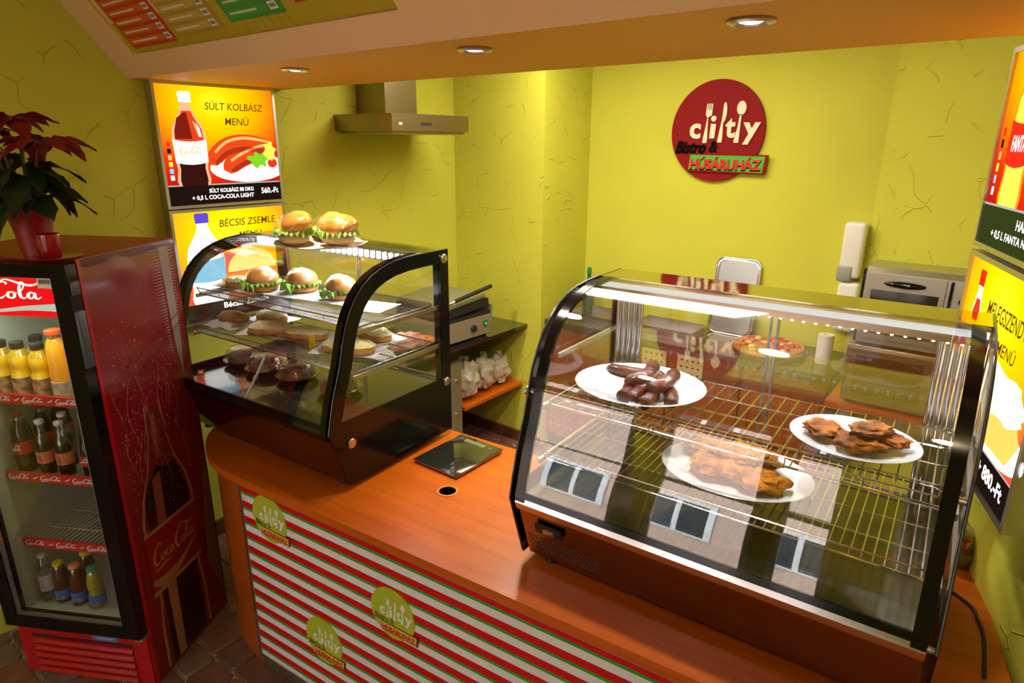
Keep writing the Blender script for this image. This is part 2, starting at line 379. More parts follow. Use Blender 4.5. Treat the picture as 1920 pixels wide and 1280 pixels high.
# shopfront with three glazed openings behind the camera
fr = MB()
xs = [-3.5, -2.62, -1.68, -1.45, -.70, -.58, -.22, 1.6]
for i in (0, 2, 4, 6): fr.box((xs[i], -1.9, 0), (xs[i+1], -1.7, H1))
for i in (1, 3, 5):
    fr.box((xs[i], -1.9, 2.4), (xs[i+1], -1.7, H1)); fr.box((xs[i], -1.9, 2.05), (xs[i+1], -1.7, 2.18)); fr.box((xs[i], -1.9, 0), (xs[i+1], -1.7, .3 if i != 3 else .05))
struct('wall_front', fr, M_WALLS)
M_FRW = mat('white_window_frame', (.8, .8, .78), .4)
for n_, i in enumerate((1, 3, 5)):
    w = MB(); a, b = xs[i], xs[i+1]; z0 = .3 if i != 3 else .05
    w.box((a, -1.82, z0), (a+.05, -1.77, 2.4)); w.box((b-.05, -1.82, z0), (b, -1.77, 2.4))
    w.box((a, -1.82, z0), (b, -1.77, z0+.05)); w.box((a, -1.82, 2.35), (b, -1.77, 2.4)); w.box((a, -1.82, 1.95), (b, -1.77, 2.0))
    wo = struct('window_%d' % (n_+1), w, M_FRW)
    obj('pane', MB().box((a+.05, -1.80, z0+.05), (b-.05, -1.792, 2.35)), M_GLASS, wo, smooth=0)
# street: pavement and the sunny facade over the road (it shows only as reflections in the glass cases)
struct('ground', MB().box((-16, -12, -.12), (12, -1.9, -.02)), mat('asphalt', (.22, .21, .20), .8))
fa = MB().box((-14, -7.4, -.1), (9, -7.0, 9)); M_FAC = mat('street_facade_plaster', (.66, .47, .37), .8, var=.1, vscale=1)
fo = struct('wall_street', fa, M_FAC)
wf = MB(); wp = MB()
for i in range(13):
    for j in range(3):
        x = -13 + i*1.7; z = .6+j*2.7
        wf.box((x-.12, -7.0, z-.1), (x+1.0, -6.95, z)); wf.box((x-.12, -7.0, z+1.6), (x+1.0, -6.95, z+1.75))
        wf.box((x-.1, -7.0, z), (x, -6.95, z+1.6)); wf.box((x+.9, -7.0, z), (x+1.0, -6.95, z+1.6)); wf.box((x+.41, -7.0, z), (x+.49, -6.96, z+1.6))
        wp.box((x, -7.0, z), (x+.9, -6.98, z+1.6))
obj('window_frame', wf, M_FRW, fo, smooth=0, kind='stuff'); obj('window_pane', wp, mat('dark_pane', (.05, .06, .07), .1), fo, smooth=0, kind='stuff')
# ---- floor: rustic stone tiles, real joints
floor = struct('floor', MB().box((-3.5, -1.9, -.05), (1.7, 4.4, -.008)), mat('grout', (.50, .47, .43), .9, bump=.3, bscale=60))
tm = [mat('stone_tile_%s' % n, c, .42, var=.35, vscale=9, bump=.25, bscale=18) for n, c in
      (('umber', (.21, .105, .075)), ('brown', (.26, .125, .085)), ('russet', (.28, .115, .075)), ('taupe', (.25, .16, .12)))]
def tile_mb(w, h, sd):
    rn = random.Random(sd); c = []
    for (x, y) in ((0, 0), (w, 0), (w, h), (0, h)): 
        sx = 1 if x == 0 else -1; sy = 1 if y == 0 else -1
        for t in ((.012*sx, 0), (0, .012*sy)) if (sx*sy < 0) else ((0, .012*sy), (.012*sx, 0)):
            c.append((x+t[0]+.0035*sx+rn.uniform(-.0025, .0025), y+t[1]+.0035*sy+rn.uniform(-.0025, .0025)))
    m = MB(); n = len(c); cx, cy = w/2, h/2; ins = [(cx+(a-cx)*.955, cy+(b-cy)*.94) for a, b in c]
    m.add([(a, b, -.008) for a, b in c]+[(a, b, -.001) for a, b in c]+[(a, b, .003) for a, b in ins],
          [(i, (i+1) % n, (i+1) % n+n, i+n) for i in range(n)]+[(i+n, (i+1) % n+n, (i+1) % n+2*n, i+2*n) for i in range(n)]+[tuple(range(2*n, 3*n))])
    return m
TW = [.30, .15, .225]; tcache = {}
rest = MB(); ntile = 0; rn = random.Random(3)
y = -1.72; row = 0
while y < 4.05:
    h = (.145, .20, .17)[row % 3]; 
    # the joint grid is anchored on the joints seen beside the cooler (X -2.35, Y 1.12)
    x = -3.25 - (row*.11) % .2
    while x < 1.3:
        w = rn.choice(TW); key = (w, h, rn.randrange(3))
        if key not in tcache: tcache[key] = [tile_mb(w, h, hash(key) % 997), {}]
        near = (x < -1.5 and -.15 < y < 1.35) or (x < -2.2 and 2.0 < y < 3.5)
        if near:
            mi = rn.randrange(4); dct = tcache[key][1]
            if mi not in dct: dct[mi] = tcache[key][0].mesh('tile', tm[mi], 0)
            o = bpy.data.objects.new('tile', dct[mi]); COL.objects.link(o); o.location = (x, y, 0); o.parent = floor; ntile += 1
        else:
            s0 = len(rest.v); t = tcache[key][0]; rest.add([(a+x, b+y, c) for a, b, c in t.v], t.f, rn.randrange(4))
        x += w
    y += h; row += 1
obj('tile_field', rest, tm, floor, smooth=0, kind='stuff')

# ================================================================== COUNTER
CPH = R(5.3)
ct = thing('counter', (-2.22, 1.105, 0), 'long orange cherry wood counter with red, white and green striped front', 'counter', rz=CPH)
# local: x along the front, y to the back; top z .88-.91
fr_y = -.012
end = [(-.0-.46*sin(a)*1.15, .40-.412*cos(a)) for a in [i*pi/2/12 for i in range(13)]]
poly = [(2.52, fr_y)] + [(0.0, fr_y)] + end[1:] + [(-.529, .78), (2.10, .78), (2.12, 1.12), (2.30, 1.12), (2.415, .69), (2.46, .3)]
top = MB().prism(poly, .878, .91, 'xy')
obj('countertop', top, M_TOP, ct)
obj('front_panel', MB().box((0.012, 0.0, .06), (2.5, .02, .878)), mat('x', (1, 1, 1)), ct, smooth=0)
fp = ct.children[-1]
m, t, b = nt('striped_print'); N = t.nodes; L = t.links
tc = N.new('ShaderNodeTexCoord'); sp = N.new('ShaderNodeSeparateXYZ'); L.new(tc.outputs['Object'], sp.inputs[0])
a = N.new('ShaderNodeMath'); a.operation = 'MULTIPLY_ADD'; a.inputs[1].default_value = -1/.0678; a.inputs[2].default_value = .872/.0678; L.new(sp.outputs['Z'], a.inputs[0])
f = N.new('ShaderNodeMath'); f.operation = 'FRACT'; L.new(a.outputs[0], f.inputs[0])
r = N.new('ShaderNodeValToRGB'); r.color_ramp.interpolation = 'CONSTANT'; e = r.color_ramp.elements
e[0].position = 0; e[0].color = (.60, .004, .006, 1); e[1].position = .42; e[1].color = (.01, .40, .03, 1)
e2 = e.new(.57); e2.color = (.80, .79, .86, 1)
L.new(f.outputs[0], r.inputs[0]); L.new(r.outputs[0], b.inputs['Base Color']); b.inputs['Roughness'].default_value = .35
fp.data.materials[0] = m
obj('panel_trim', MB().box((0, -.004, .06), (.014, .022, .878)).box((0, -.004, .868), (2.5, .02, .878)).box((0, -.004, .055), (2.5, .02, .068)), M_ALU, ct, smooth=0)
# curved wooden end of the counter body
cv = [(-.0-.43*sin(a)*1.15, .40-.395*cos(a)+.01) for a in [i*pi/2/12 for i in range(13)]]
obj('curved_end_panel', MB().prism([(0.0, .012)]+cv[1:]+[(-.4945, .70), (0, .70)], .0, .878, 'xy'), M_SIDE, ct)
obj('plinth', MB().box((0, .01, 0), (2.5, .03, .056)), M_ALU, ct, smooth=0)
obj('back_panel', MB().box((0, .66, .0), (2.35, .68, .878)), M_SIDE, ct, smooth=0)
obj('cable_hole', MB().lathe([(.030, 0), (.040, 0), (.040, .003), (.034, .004), (.030, 0)], 28), mat('orange_grommet', (.75, .25, .01), .3), ct, loc=(.758, .352, .9101))
obj('hole_cap', MB().lathe([(0, .0), (.031, .0)], 24), mat('hole_brown', (.10, .03, .012), .6), ct, loc=(.758, .352, .9112))

# ---- the round shop emblem, built once per palette
def unit(px, py): return ((px-605)/545, (640-py)/545)
def emblem(parent, s, cm, lm, bm_, gm, rm, edge, thick=.02, y0=0.0, relief=.006, shadow=None):
    def B(x0, y0_, x1, y1): 
        a = unit(x0, y1); b_ = unit(x1, y0_); return (a[0]*s, a[1]*s, b_[0]*s, b_[1]*s)
    d = MB().prism(ell(0, 0, s, s*1.02, 56), y0-thick, y0, 'xz')
    obj('disc', d, cm, parent)
    f = y0-thick-relief*.15
    def T(n, mb, m): 
        obj(n, mb, m, parent, smooth=0)
    cty = (text_mb('c', B(290, 555, 425, 725), .035, 0, relief, lo=f-relief), MB().prism(ell((568-605)/545*s, (640-505)/545*s, .058*s, .058*s, 16), f-relief, f, 'xz').prism([(a*s, b*s) for a, b in (unit(532, 720), unit(592, 720), unit(600, 562), unit(540, 562))], f-relief, f, 'xz'),
                text_mb('t', B(712, 500, 828, 715), .035, 0, relief, lo=f-relief), text_mb('y', B(912, 550, 1105, 785), .035, 0, relief, lo=f-relief))
    for q_ in cty: T('letter', q_, lm)
    U = lambda pts: [(unit(*p)[0]*s, unit(*p)[1]*s) for p in pts]
    fk = MB()
    fk.prism(U([(455, 770), (505, 770), (508, 740), (500, 490), (540, 470), (545, 410), (470, 410), (472, 470), (492, 490), (478, 600), (455, 740)]), f-relief, f, 'xz')
    for k in range(4): fk.prism(U([(472+k*20, 412), (484+k*20, 412), (486+k*20, 342), (476+k*20, 342)]), f-relief, f, 'xz')
    T('fork_figure', fk, lm)
    T('knife_figure', MB().prism(U([(632, 765), (682, 765), (686, 700), (680, 545), (698, 535), (712, 470), (712, 390), (700, 340), (685, 330), (672, 350), (668, 470), (658, 560), (632, 740)]), f-relief, f, 'xz'), lm)
    bw = ell(unit(876, 398)[0]*s, unit(876, 398)[1]*s, 52/545*s, 75/545*s, 20)
    T('spoon_figure', MB().prism(bw, f-relief, f, 'xz').prism(U([(820, 765), (875, 765), (878, 700), (882, 460), (864, 460), (850, 600), (822, 735)]), f-relief, f, 'xz'), lm)
    T('bistro_lettering', text_mb('Bistro', B(125, 748, 500, 888), .03, .35, relief, lo=f-relief), bm_); T('ampersand', text_mb('&', B(540, 745, 640, 872), .012, .15, relief, lo=f-relief), bm_)
    T('banner_edge', MB().prism(U([(322, 893), (1228, 893), (1208, 1102), (305, 1090)]), f-relief*1.2, f+.001, 'xz'), edge)
    T('banner', MB().prism(U([(328, 903), (1196, 910), (1176, 1086), (312, 1068)]), f-relief*1.5, f, 'xz'), gm)
    hb = B(338, 920, 1162, 1060); g = f-relief*1.5-.0004
    if shadow: T('lettering_shadow', text_mb('HÚSÁRUHÁZ', (hb[0]-.006*s, hb[1]-.025*s, hb[2]-.006*s, hb[3]-.02*s), .03, 0, .001, lo=g-.001), shadow)
    T('banner_lettering', text_mb('HÚSÁRUHÁZ', hb, .03, 0, relief, lo=g-relief), rm)
M_LR = mat('sign_red', (.24, .003, .005), .65, spec=.2); M_LW = mat('sign_cream', (.80, .72, .50), .5); M_LK = mat('sign_black', (.003, .004, .003), .8, spec=.05)
M_LG = mat('sign_green', (.06, .42, .02), .5); M_LR2 = mat('sign_bright_red', (.65, .01, .01), .5)
sg = thing('shop_sign', (-1.598, 4.078, 2.218), 'round dark red shop sign with fork, knife and spoon on lime wall', 'sign')
emblem(sg, .293, M_LR, M_LW, M_LK, M_LG, M_LR2, M_LR, .022, 0, .008, M_LK)
EG = mat('emblem_lime', (.42, .52, .03), .5); EW = mat('emblem_white', (.85, .85, .85), .5); EK = mat('emblem_olive', (.14, .16, .02), .5)
EY = mat('emblem_yellow', (.62, .58, .08), .5)
for (x, z), lb in zip(((.175, .775), (.795, .628), (.425, .335)), ('green round emblem sticker at the left end of the striped counter front, highest of three',
        'green round emblem sticker farthest right on the striped counter front', 'lowest green round emblem sticker on the striped counter front')):
    e_ = thing('emblem_sticker', (-2.22+x*cos(CPH)+.0045*sin(CPH), 1.105+x*sin(CPH)-.0045*cos(CPH), z), lb, 'sticker', 'emblem stickers on the counter front', rz=CPH)
    emblem(e_, .098, EG, EW, EK, EY, M_LR2, M_LR, .003, .004, .0012)

# ================================================================== RECESSED SPOTS
M_LAMP = glow('halogen_lamp', (1.0, .86, .62), 9)
for (x, y), lb in zip(SPOTS, ('leftmost recessed chrome spotlight in the orange soffit', 'middle recessed spotlight in the orange soffit', 'largest, rightmost recessed spotlight in the orange soffit')):
    s_ = thing('recessed_spotlight', (x, y, 2.41), lb, 'lamp', 'recessed spotlights in the soffit')
    obj('trim_ring', MB().lathe([(.036, -.001), (.052, -.001), (.053, -.006), (.044, -.010), (.034, -.006), (.030, -.001)], 32), M_STEEL, s_)
    obj('bulb', MB().lathe([(0, -.009), (.014, -.008), (.024, -.005), (.030, -.002)], 24), M_LAMP, s_)

# ================================================================== LIGHTBOXES
def grad(name, cx, cz, stops, rx=1.0, rz=1.0, s=1.0, lin=None):
    """backlit print: radial colour ramp in the panel's own coordinates"""
    m, t, b = nt(name); N = t.nodes; L = t.links; N.remove(b)
    tc = N.new('ShaderNodeTexCoord'); mp = N.new('ShaderNodeMapping'); mp.vector_type = 'POINT'
    mp.inputs['Location'].default_value = (-cx/rx, 0, -cz/rz); mp.inputs['Scale'].default_value = (1/rx, 0, 1/rz)
    L.new(tc.outputs['Object'], mp.inputs['Vector'])
    g = N.new('ShaderNodeTexGradient'); g.gradient_type = 'SPHERICAL'; L.new(mp.outputs[0], g.inputs[0])
    r = N.new('ShaderNodeValToRGB'); e = r.color_ramp.elements
    e[0].position = stops[0][0]; e[0].color = (*stops[0][1], 1); e[1].position = stops[-1][0]; e[1].color = (*stops[-1][1], 1)
    for p, c in stops[1:-1]: q = e.new(p); q.color = (*c, 1)
    L.new(g.outputs['Color'], r.inputs[0]); em = N.new('ShaderNodeEmission'); em.inputs[1].default_value = s
    L.new(r.outputs[0], em.inputs[0]); L.new(em.outputs[0], N['Material Output'].inputs[0]); return m
ES = 1.15
G_W = glow('backlit_white', (1.0, .98, .92), 1.5*ES); G_K = glow('backlit_black', (.012, .006, .004), 1); G_COLA = glow('backlit_cola', (.20, .012, .004), 1)
G_COLA2 = glow('backlit_cola_red', (.75, .05, .01), 1); G_COLAD = glow('backlit_cola_dark', (.035, .006, .004), 1); G_SAUS = glow('backlit_sausage', (.78, .06, .010), 1.0)
G_SAUH = glow('backlit_sausage_light', (1.0, .42, .12), 1.2); G_SAUD = glow('backlit_sausage_dark', (.40, .03, .008), 1); G_GRN = glow('backlit_green', (.20, .62, .02), 1)
G_YEL = glow('backlit_yellow', (1.0, .82, .08), 1.2); G_ORG = glow('backlit_orange', (1.0, .28, .01), 1.1); G_RED = glow('backlit_red', (.90, .03, .01), 1)
G_BLU = glow('backlit_violet', (.12, .06, .62), 1); G_SKY = glow('backlit_sky', (.25, .62, .85), 1); G_BUN = glow('backlit_bun', (1.0, .55, .10), 1.2); G_TXT = glow('backlit_brown_text', (.14, .035, .0), 1)
G_GOLD = glow('backlit_gold_text', (.95, .50, .22), 1.2); G_DG = glow('backlit_dark_green', (.035, .045, .008), 1); G_GREY = glow('backlit_grey', (.45, .42, .38), 1)
def lightbox(name, loc, rz, w, h, bgm, label, d=.055, group=None):
    t = thing(name, loc, label, 'lightbox', group, rz=rz)
    fb = .014
    m = MB().ring([(0, 0), (w, 0), (w, h), (0, h)], [(fb, fb), (w-fb, fb), (w-fb, h-fb), (fb, h-fb)], -.006, d, 'xz')
    obj('frame', m, M_ALU, t, smooth=0)
    obj('backlit_print', MB().box((fb, .002, fb), (w-fb, .006, h-fb)), bgm, t, smooth=0)
    return t
def layer(t, n, mb, m, k): 
    return obj(n, mb, m, t, loc=(0, .0018-.0004*k, 0), smooth=0)
def pbottle(t, cx, z0, z1, cap, body, label, w=.062, sc='script', low=None):
    """flat printed bottle: outline, liquid, label, cap"""
    h = z1-z0
    P = [(-.30, .93), (-.28, .86), (-.42, .78), (-.90, .62), (-1, .50), (-.95, .30), (-.88, .18), (-1, .06), (-.9, 0)]
    o = [(cx+a*w*1.08, z0+b*h) for a, b in P] + [(cx-a*w*1.08, z0+b*h) for a, b in P[::-1]]
    layer(t, 'bottle_picture', flat(o), body[0], 1)
    P2 = [(-.28, .80), (-.40, .745), (-.84, .61), (-.90, .50), (-.84, .30), (-.78, .18), (-.88, .06), (-.8, .0)]
    o2 = [(cx+a*w, z0+b*h) for a, b in P2] + [(cx-a*w, z0+b*h) for a, b in P2[::-1]]
    layer(t, 'drink_picture', flat(o2), body[1], 2)
    if low:
        P3 = [(-.86, .40), (-.84, .30), (-.78, .18), (-.88, .06), (-.8, .0)]
        layer(t, 'drink_shadow_picture', flat([(cx+a*w, z0+b*h) for a, b in P3] + [(cx-a*w, z0+b*h) for a, b in P3[::-1]]), low, 3)
    layer(t, 'highlight_picture', flat([(cx+.30*w, z0+.70*h), (cx+.45*w, z0+.68*h), (cx+.72*w, z0+.53*h), (cx+.60*w, z0+.53*h)]), G_SAUH, 4)
    layer(t, 'cap_picture', flat([(cx-.42*w*.9, z0+.89*h), (cx-.46*w*.9, z0+.985*h), (cx-.34*w*.9, z0+1.0*h), (cx+.34*w*.9, z0+1.0*h), (cx+.46*w*.9, z0+.985*h), (cx+.42*w*.9, z0+.89*h)]), cap, 4)
    lz0, lz1 = z0+.255*h, z0+.50*h
    arc = [(-1, 0), (-.5, -.018), (0, -.025), (.5, -.018), (1, 0)]
    layer(t, 'label_picture', flat([(cx+a*w*1.02, lz0+b*h) for a, b in arc]+[(cx+a*w*1.04, lz1+b*h) for a, b in arc[::-1]]), label, 5)
    return (cx-w*.7, lz0, cx+w*.7, lz1)
BG1 = grad('backlit_sunset', .29, .49, [(0.0, (.50, .010, .003)), (.22, (.80, .035, .003)), (.40, (1.0, .20, .003)), (.60, (1.0, .46, .0)), (.82, (1.0, .66, .0)), (1.0, (1.0, .86, .02))], .54, .40, 1.05)
G_GLS = glow('backlit_bottle_glass', (.80, .42, .22), 1.1)
PW = .626
# upper left poster
lb1 = lightbox('menu_lightbox', (-3.24, 1.451, 1.828), R(90), PW, .582, BG1, 'backlit menu poster with cola bottle and grilled sausages, upper of the left pair', group='backlit menu posters')
band = layer(lb1, 'price_band', flat([(.014, .014), (PW-.014, .014), (PW-.014, .105), (.014, .105)]), G_K, 1)
layer(lb1, 'band_line', flat([(.014, .105), (PW-.014, .105), (PW-.014, .111), (.014, .111)]), G_GREY, 2)
layer(lb1, 'plate_picture', flat([(min(a, PW-.0145), b) for a, b in ell(.45, .185, .215, .072, 36)]), G_W, 1)
def sausage_pic(t, pts, w):
    m = MB(); stroke(m, [(a, b, w*c) for a, b, c in pts], 0, 0, 6); layer(t, 'sausage_picture', m, G_SAUS, 3)
    m = MB(); stroke(m, [(a+.004, b+w*.30, w*c*.16) for a, b, c in pts[1:-1]], 0, 0, 6); layer(t, 'sausage_shine_picture', m, G_SAUH, 4)
    m = MB(); stroke(m, [(a+.004, b-w*.32, w*c*.28) for a, b, c in pts[1:-1]], 0, 0, 6); layer(t, 'sausage_shade_picture', m, G_SAUD, 4)
sausage_pic(lb1, [(.255, .200, .5), (.265, .235, .9), (.33, .285, 1), (.42, .305, 1), (.52, .295, .95), (.585, .28, .6), (.600, .275, .3)], .088)
sausage_pic(lb1, [(.325, .165, .5), (.345, .195, .95), (.41, .230, 1), (.50, .262, 1), (.57, .275, .9), (.600, .272, .4)], .086)
layer(lb1, 'lettuce_picture', flat([(.50+.055*cos(a)*(1+.25*sin(5*a)), .222+.035*sin(a)*(1+.3*cos(7*a))) for a in [i*.2094 for i in range(30)]], m=None), G_GRN, 5)
layer(lb1, 'endive_picture', flat([(.570+.033*cos(a)*(1+.25*sin(6*a)), .265+.045*sin(a)*(1+.2*cos(5*a))) for a in [i*.2094 for i in range(30)]]), G_YEL, 6)
layer(lb1, 'tomato_picture', flat(ell(.580, .205, .028, .024, 20)), G_RED, 6)
bx = pbottle(lb1, .150, .105, .540, G_W, (G_GLS, G_COLA2), G_W, .078, low=G_COLAD)
layer(lb1, 'liquid_shade_picture', flat([(.100, .42), (.135, .445), (.150, .445), (.165, .325), (.082, .325), (.082, .36)]), G_COLA, 4)
layer(lb1, 'edge_shine_picture', flat([(.190, .40), (.205, .375), (.212, .335), (.200, .335)]), G_W, 4)
m_ = MB(); script(m_, bx[0]+.000, bx[1]+.030, bx[2]-.000, bx[3]-.03, bold=1.6); layer(lb1, 'script_lettering', m_, G_GOLD, 6)
layer(lb1, 'light_lettering', text_mb('light', (.12, bx[1]+.012, .15, bx[1]+.028)), G_GOLD, 6)
layer(lb1, 'title_lettering', text_mb('SÜLT KOLBÁSZ', (.245, .462, .555, .505), .004, .15), G_TXT, 2)
layer(lb1, 'menu_lettering', text_mb('MENÜ', (.340, .392, .470, .435), .004, .15), G_TXT, 2)
layer(lb1, 'price_lettering', text_mb('SÜLT KOLBÁSZ 88 DKG', (.215, .068, .455, .092), .02), G_W, 3)
layer(lb1, 'drink_lettering', text_mb('+ 0,5 L COCA-COLA LIGHT', (.125, .033, .455, .057), .02), G_W, 3)
layer(lb1, 'amount_lettering', text_mb('560.-Ft', (.500, .050, .600, .080), .02), G_W, 3)
icons = MB(); mats_i = [G_RED, G_K, G_SAUH, G_YEL, G_SKY, G_W]
for k in range(6): icons.add([(.036, 0, .29-k*.031), (.054, 0, .29-k*.031), (.054, 0, .312-k*.031), (.036, 0, .312-k*.031)], [(0, 1, 2, 3)], k)
layer(lb1, 'badge_row', icons, mats_i, 2)
# lower left poster
BG2 = grad('backlit_yellow_field', .30, .44, [(0.0, (.80, .04, .02)), (.30, (.95, .09, .03)), (.52, (1.0, .45, .005)), (.75, (1.0, .70, .0)), (1.0, (1.0, .85, .02))], .60, .50, 1.1)
lb2 = lightbox('menu_lightbox', (-3.24, 1.451, 1.240), R(90), PW, .582, BG2, 'backlit poster with violet-capped bottle and breaded-roll menu, lower of the left pair', group='backlit menu posters')
bx = pbottle(lb2, .155, .105, .560, G_BLU, (G_W, G_W), G_SKY, .090)
layer(lb2, 'title_lettering', text_mb('BÉCSIS ZSEMLE', (.245, .482, .565, .528), .004, .15), G_TXT, 2)
layer(lb2, 'menu_lettering', text_mb('MENÜ', (.345, .415, .475, .458), .004, .15), G_TXT, 2)
layer(lb2, 'red_field_picture', flat([(.22, .12), (.45, .12), (.45, .33), (.22, .36)]), glow('backlit_coral', (.95, .16, .10), 1), 1)
layer(lb2, 'bun_picture', flat([(.40+.14*cos(a), .245+.115*sin(a)) for a in [i*pi/16 for i in range(17)]]), glow('backlit_pale_bun', (1.0, .72, .20), 1.3), 3)
layer(lb2, 'filling_picture', flat([(.22, .235), (.60, .235), (.59, .195), (.50, .205), (.40, .185), (.30, .205), (.22, .195)]), G_ORG, 4)
layer(lb2, 'bun_base_picture', flat([(.26, .19), (.57, .19), (.54, .13), (.29, .13)]), glow('backlit_bun_base', (1.0, .80, .55), 1.2), 3)
layer(lb2, 'price_band', flat([(.014, .014), (PW-.014, .014), (PW-.014, .105), (.014, .105)]), G_K, 6)
layer(lb2, 'price_lettering', text_mb('Bécsis Zsemle', (.215, .062, .475, .092), .02), G_W, 7)
# right posters
RZ = R(-72); QX, QY = -.108, 2.397
lb3 = lightbox('menu_lightbox', (QX, QY, 1.861), RZ, .638, .524, BG1, 'backlit poster with orange soda bottle, upper one at the right edge', group='backlit menu posters')
layer(lb3, 'price_band', flat([(.014, .014), (.624, .014), (.624, .118), (.014, .118)]), G_DG, 6)
layer(lb3, 'band_line', flat([(.014, .118), (.624, .118), (.624, .124), (.014, .124)]), G_GREY, 7)
bx = pbottle(lb3, .175, .118, .56, G_ORG, (G_ORG, G_YEL), G_RED, .078)
layer(lb3, 'soda_lettering', text_mb('FANTA', (.125, .26, .225, .30), .03, .1), G_W, 7)
layer(lb3, 'price_lettering', text_mb('HAMBURGER', (.285, .074, .50, .100), .02), G_W, 7)
layer(lb3, 'drink_lettering', text_mb('+ 0,5 L FANTA NARANCS', (.115, .036, .50, .060), .02), G_W, 7)
icons2 = MB()
for k in range(6): icons2.add([(.036, 0, .30-k*.031), (.054, 0, .30-k*.031), (.054, 0, .322-k*.031), (.036, 0, .322-k*.031)], [(0, 1, 2, 3)], k)
layer(lb3, 'badge_row', icons2, mats_i, 2)
lb4 = lightbox('menu_lightbox', (QX, QY, 1.266), RZ, .638, .560, BG2, 'backlit poster with hot sandwich on a plate, lower one at the right edge', group='backlit menu posters')
layer(lb4, 'title_lettering', text_mb('MELEGSZENDVICS', (.215, .415, .56, .458), .004, .15), G_TXT, 2)
layer(lb4, 'menu_lettering', text_mb('MENÜ', (.335, .345, .465, .385), .004, .15), G_TXT, 2)
layer(lb4, 'plate_picture', flat(ell(.40, .165, .25, .065, 36)), G_W, 2)
layer(lb4, 'sandwich_picture', flat([(.20, .17), (.28, .12), (.55, .13), (.60, .20), (.55, .25), (.22, .25)]), G_BUN, 3)
layer(lb4, 'melted_cheese_picture', flat([(.40+.20*cos(a)*(1+.08*sin(9*a)), .265+.062*sin(a)*(1+.15*cos(7*a))) for a in [i*.2094 for i in range(30)]]), glow('backlit_cheese', (1.0, .86, .55), 1.5), 4)
bx = pbottle(lb4, .130, .118, .520, G_RED, (G_W, G_COLA2), G_RED, .058, low=G_COLAD)
layer(lb4, 'price_band', flat([(.014, .014), (.624, .014), (.624, .105), (.014, .105)]), G_K, 6)
layer(lb4, 'band_line', flat([(.014, .105), (.624, .105), (.624, .110), (.014, .110)]), G_GREY, 7)
layer(lb4, 'amount_lettering', text_mb('+ 880.-Ft', (.40, .045, .58, .085), .03), G_W, 7)

lb3.scale = lb4.scale = (1.04,)*3
# ================================================================== MENU BOARD on the slanted fascia
nv = Vector((0, .29, .229)).normalized(); upv = Vector((0, -.229, .29)).normalized()
mb_ = thing('menu_board', (-3.04, 1.328, 2.497), 'olive menu board with red, tan and green price cards on the slanted fascia', 'menu board',
            rot=Matrix((Vector((1, 0, 0)), nv, upv)).transposed().to_euler())
# local x right, y into the fascia, z up the slope
MT = mat
obj('board', MB().box((0, -.006, 0), (1.60, .003, .37)), mat('board_olive', (.50, .36, .02), .45), mb_, smooth=0)
obj('gold_edge', MB().tube([(-.004, -.006, -.004), (-.004, -.006, .37)], .006, 8).tube([(0, -.006, -.003), (1.6, -.006, -.003)], .0025, 6), mat('brass', (.72, .52, .12), .22, 1.0), mb_)
lines = MB()
for k in range(6): lines.add(*(lambda q: (q, [(0, 1, 2, 3)]))([(.88+.05*k, 0, .004), (.884+.05*k, 0, .004), (.91+.04*k, 0, .075), (.906+.04*k, 0, .075)]))
obj('wave_lines', lines, mat('board_dark_olive', (.36, .25, .02), .5), mb_, loc=(0, -.0066, 0), smooth=0)
cards = [(.035, .018, .37, (.55, .025, .012), 8), (.425, .030, .33, (.45, .28, .04), 6), (.815, .045, .32, (.05, .30, .04), 5), (1.205, .065, .32, (.45, .02, .01), 4)]
row_c = {0: (.70, .12, .02), 1: (.60, .40, .08), 2: (.06, .36, .06), 3: (.55, .05, .02)}
MWH = mat('print_white', (.82, .78, .70), .5); MDK = mat('print_dark', (.10, .06, .03), .5)
for k, (x, z, w, c, n_) in enumerate(cards):
    cdm = mat('card_%s' % ('red', 'tan', 'green', 'dark_red')[k], c, .45)
    co = obj('price_card', MB().box((x, -.0085, z), (x+w, -.0062, .37)), cdm, mb_, smooth=0)
    rows = MB(); wl = MB(); wd = MB(); yy = z+.012
    for q in range(n_):
        z0 = yy+q*.038
        if z0+.03 > .37: break
        rows.box((x+.012, -.0092, z0+.003), (x+w-.075, -.0085, z0+.027))
        wl.box((x+w-.065, -.0092, z0+.003), (x+w-.022, -.0085, z0+.028))
        tx = x+.03; rq = random.Random(q*7+k)
        while tx < x+w-.14:
            l_ = rq.uniform(.006, .012); wl.box((tx, -.0096, z0+.011), (tx+l_, -.0092, z0+.018)); tx += l_+.003
        for u in range(3): wd.box((x+w-.058+u*.011, -.0096, z0+.010), (x+w-.051+u*.011, -.0092, z0+.021))
    obj('row_fields', rows, mat('card_row_%d' % k, row_c[k], .5), co, smooth=0, kind='stuff')
    obj('row_print', wl, MWH, co, smooth=0, kind='stuff'); obj('price_print', wd, MDK, co, smooth=0, kind='stuff')

# ================================================================== HOOD
hd = thing('extractor_hood', (-3.3, 2.50, 2.19), 'brushed steel extractor hood with square chimney on the left wall', 'hood')
hb_ = MB().box((0.002, 0, .012), (.50, .62, .105)); hb_.box((.02, .02, 0), (.48, .60, .012))
obj('canopy', hb_, mat('hood_steel', (.30, .25, .15), .34, 1.0, bump=.04, bscale=60), hd, smooth=0)
obj('chimney', MB().box((.002, .17, .105), (.26, .42, .60)), MATS['hood_steel'], hd, smooth=0)
obj('filter', MB().box((.06, .06, -.004), (.44, .56, .0)), M_ALU, hd, smooth=0)
obj('button_strip', MB().box((.5, .22, .045), (.502, .30, .060)), M_BLKM, hd, smooth=0)
obj('lettering', text_mb('hood', (.08, .048, .16, .062)).xf(Matrix.Rotation(R(90), 4, 'Z')), mat('print_grey', (.7, .68, .6), .5), hd, loc=(.503, 0, 0), smooth=0) if False else None
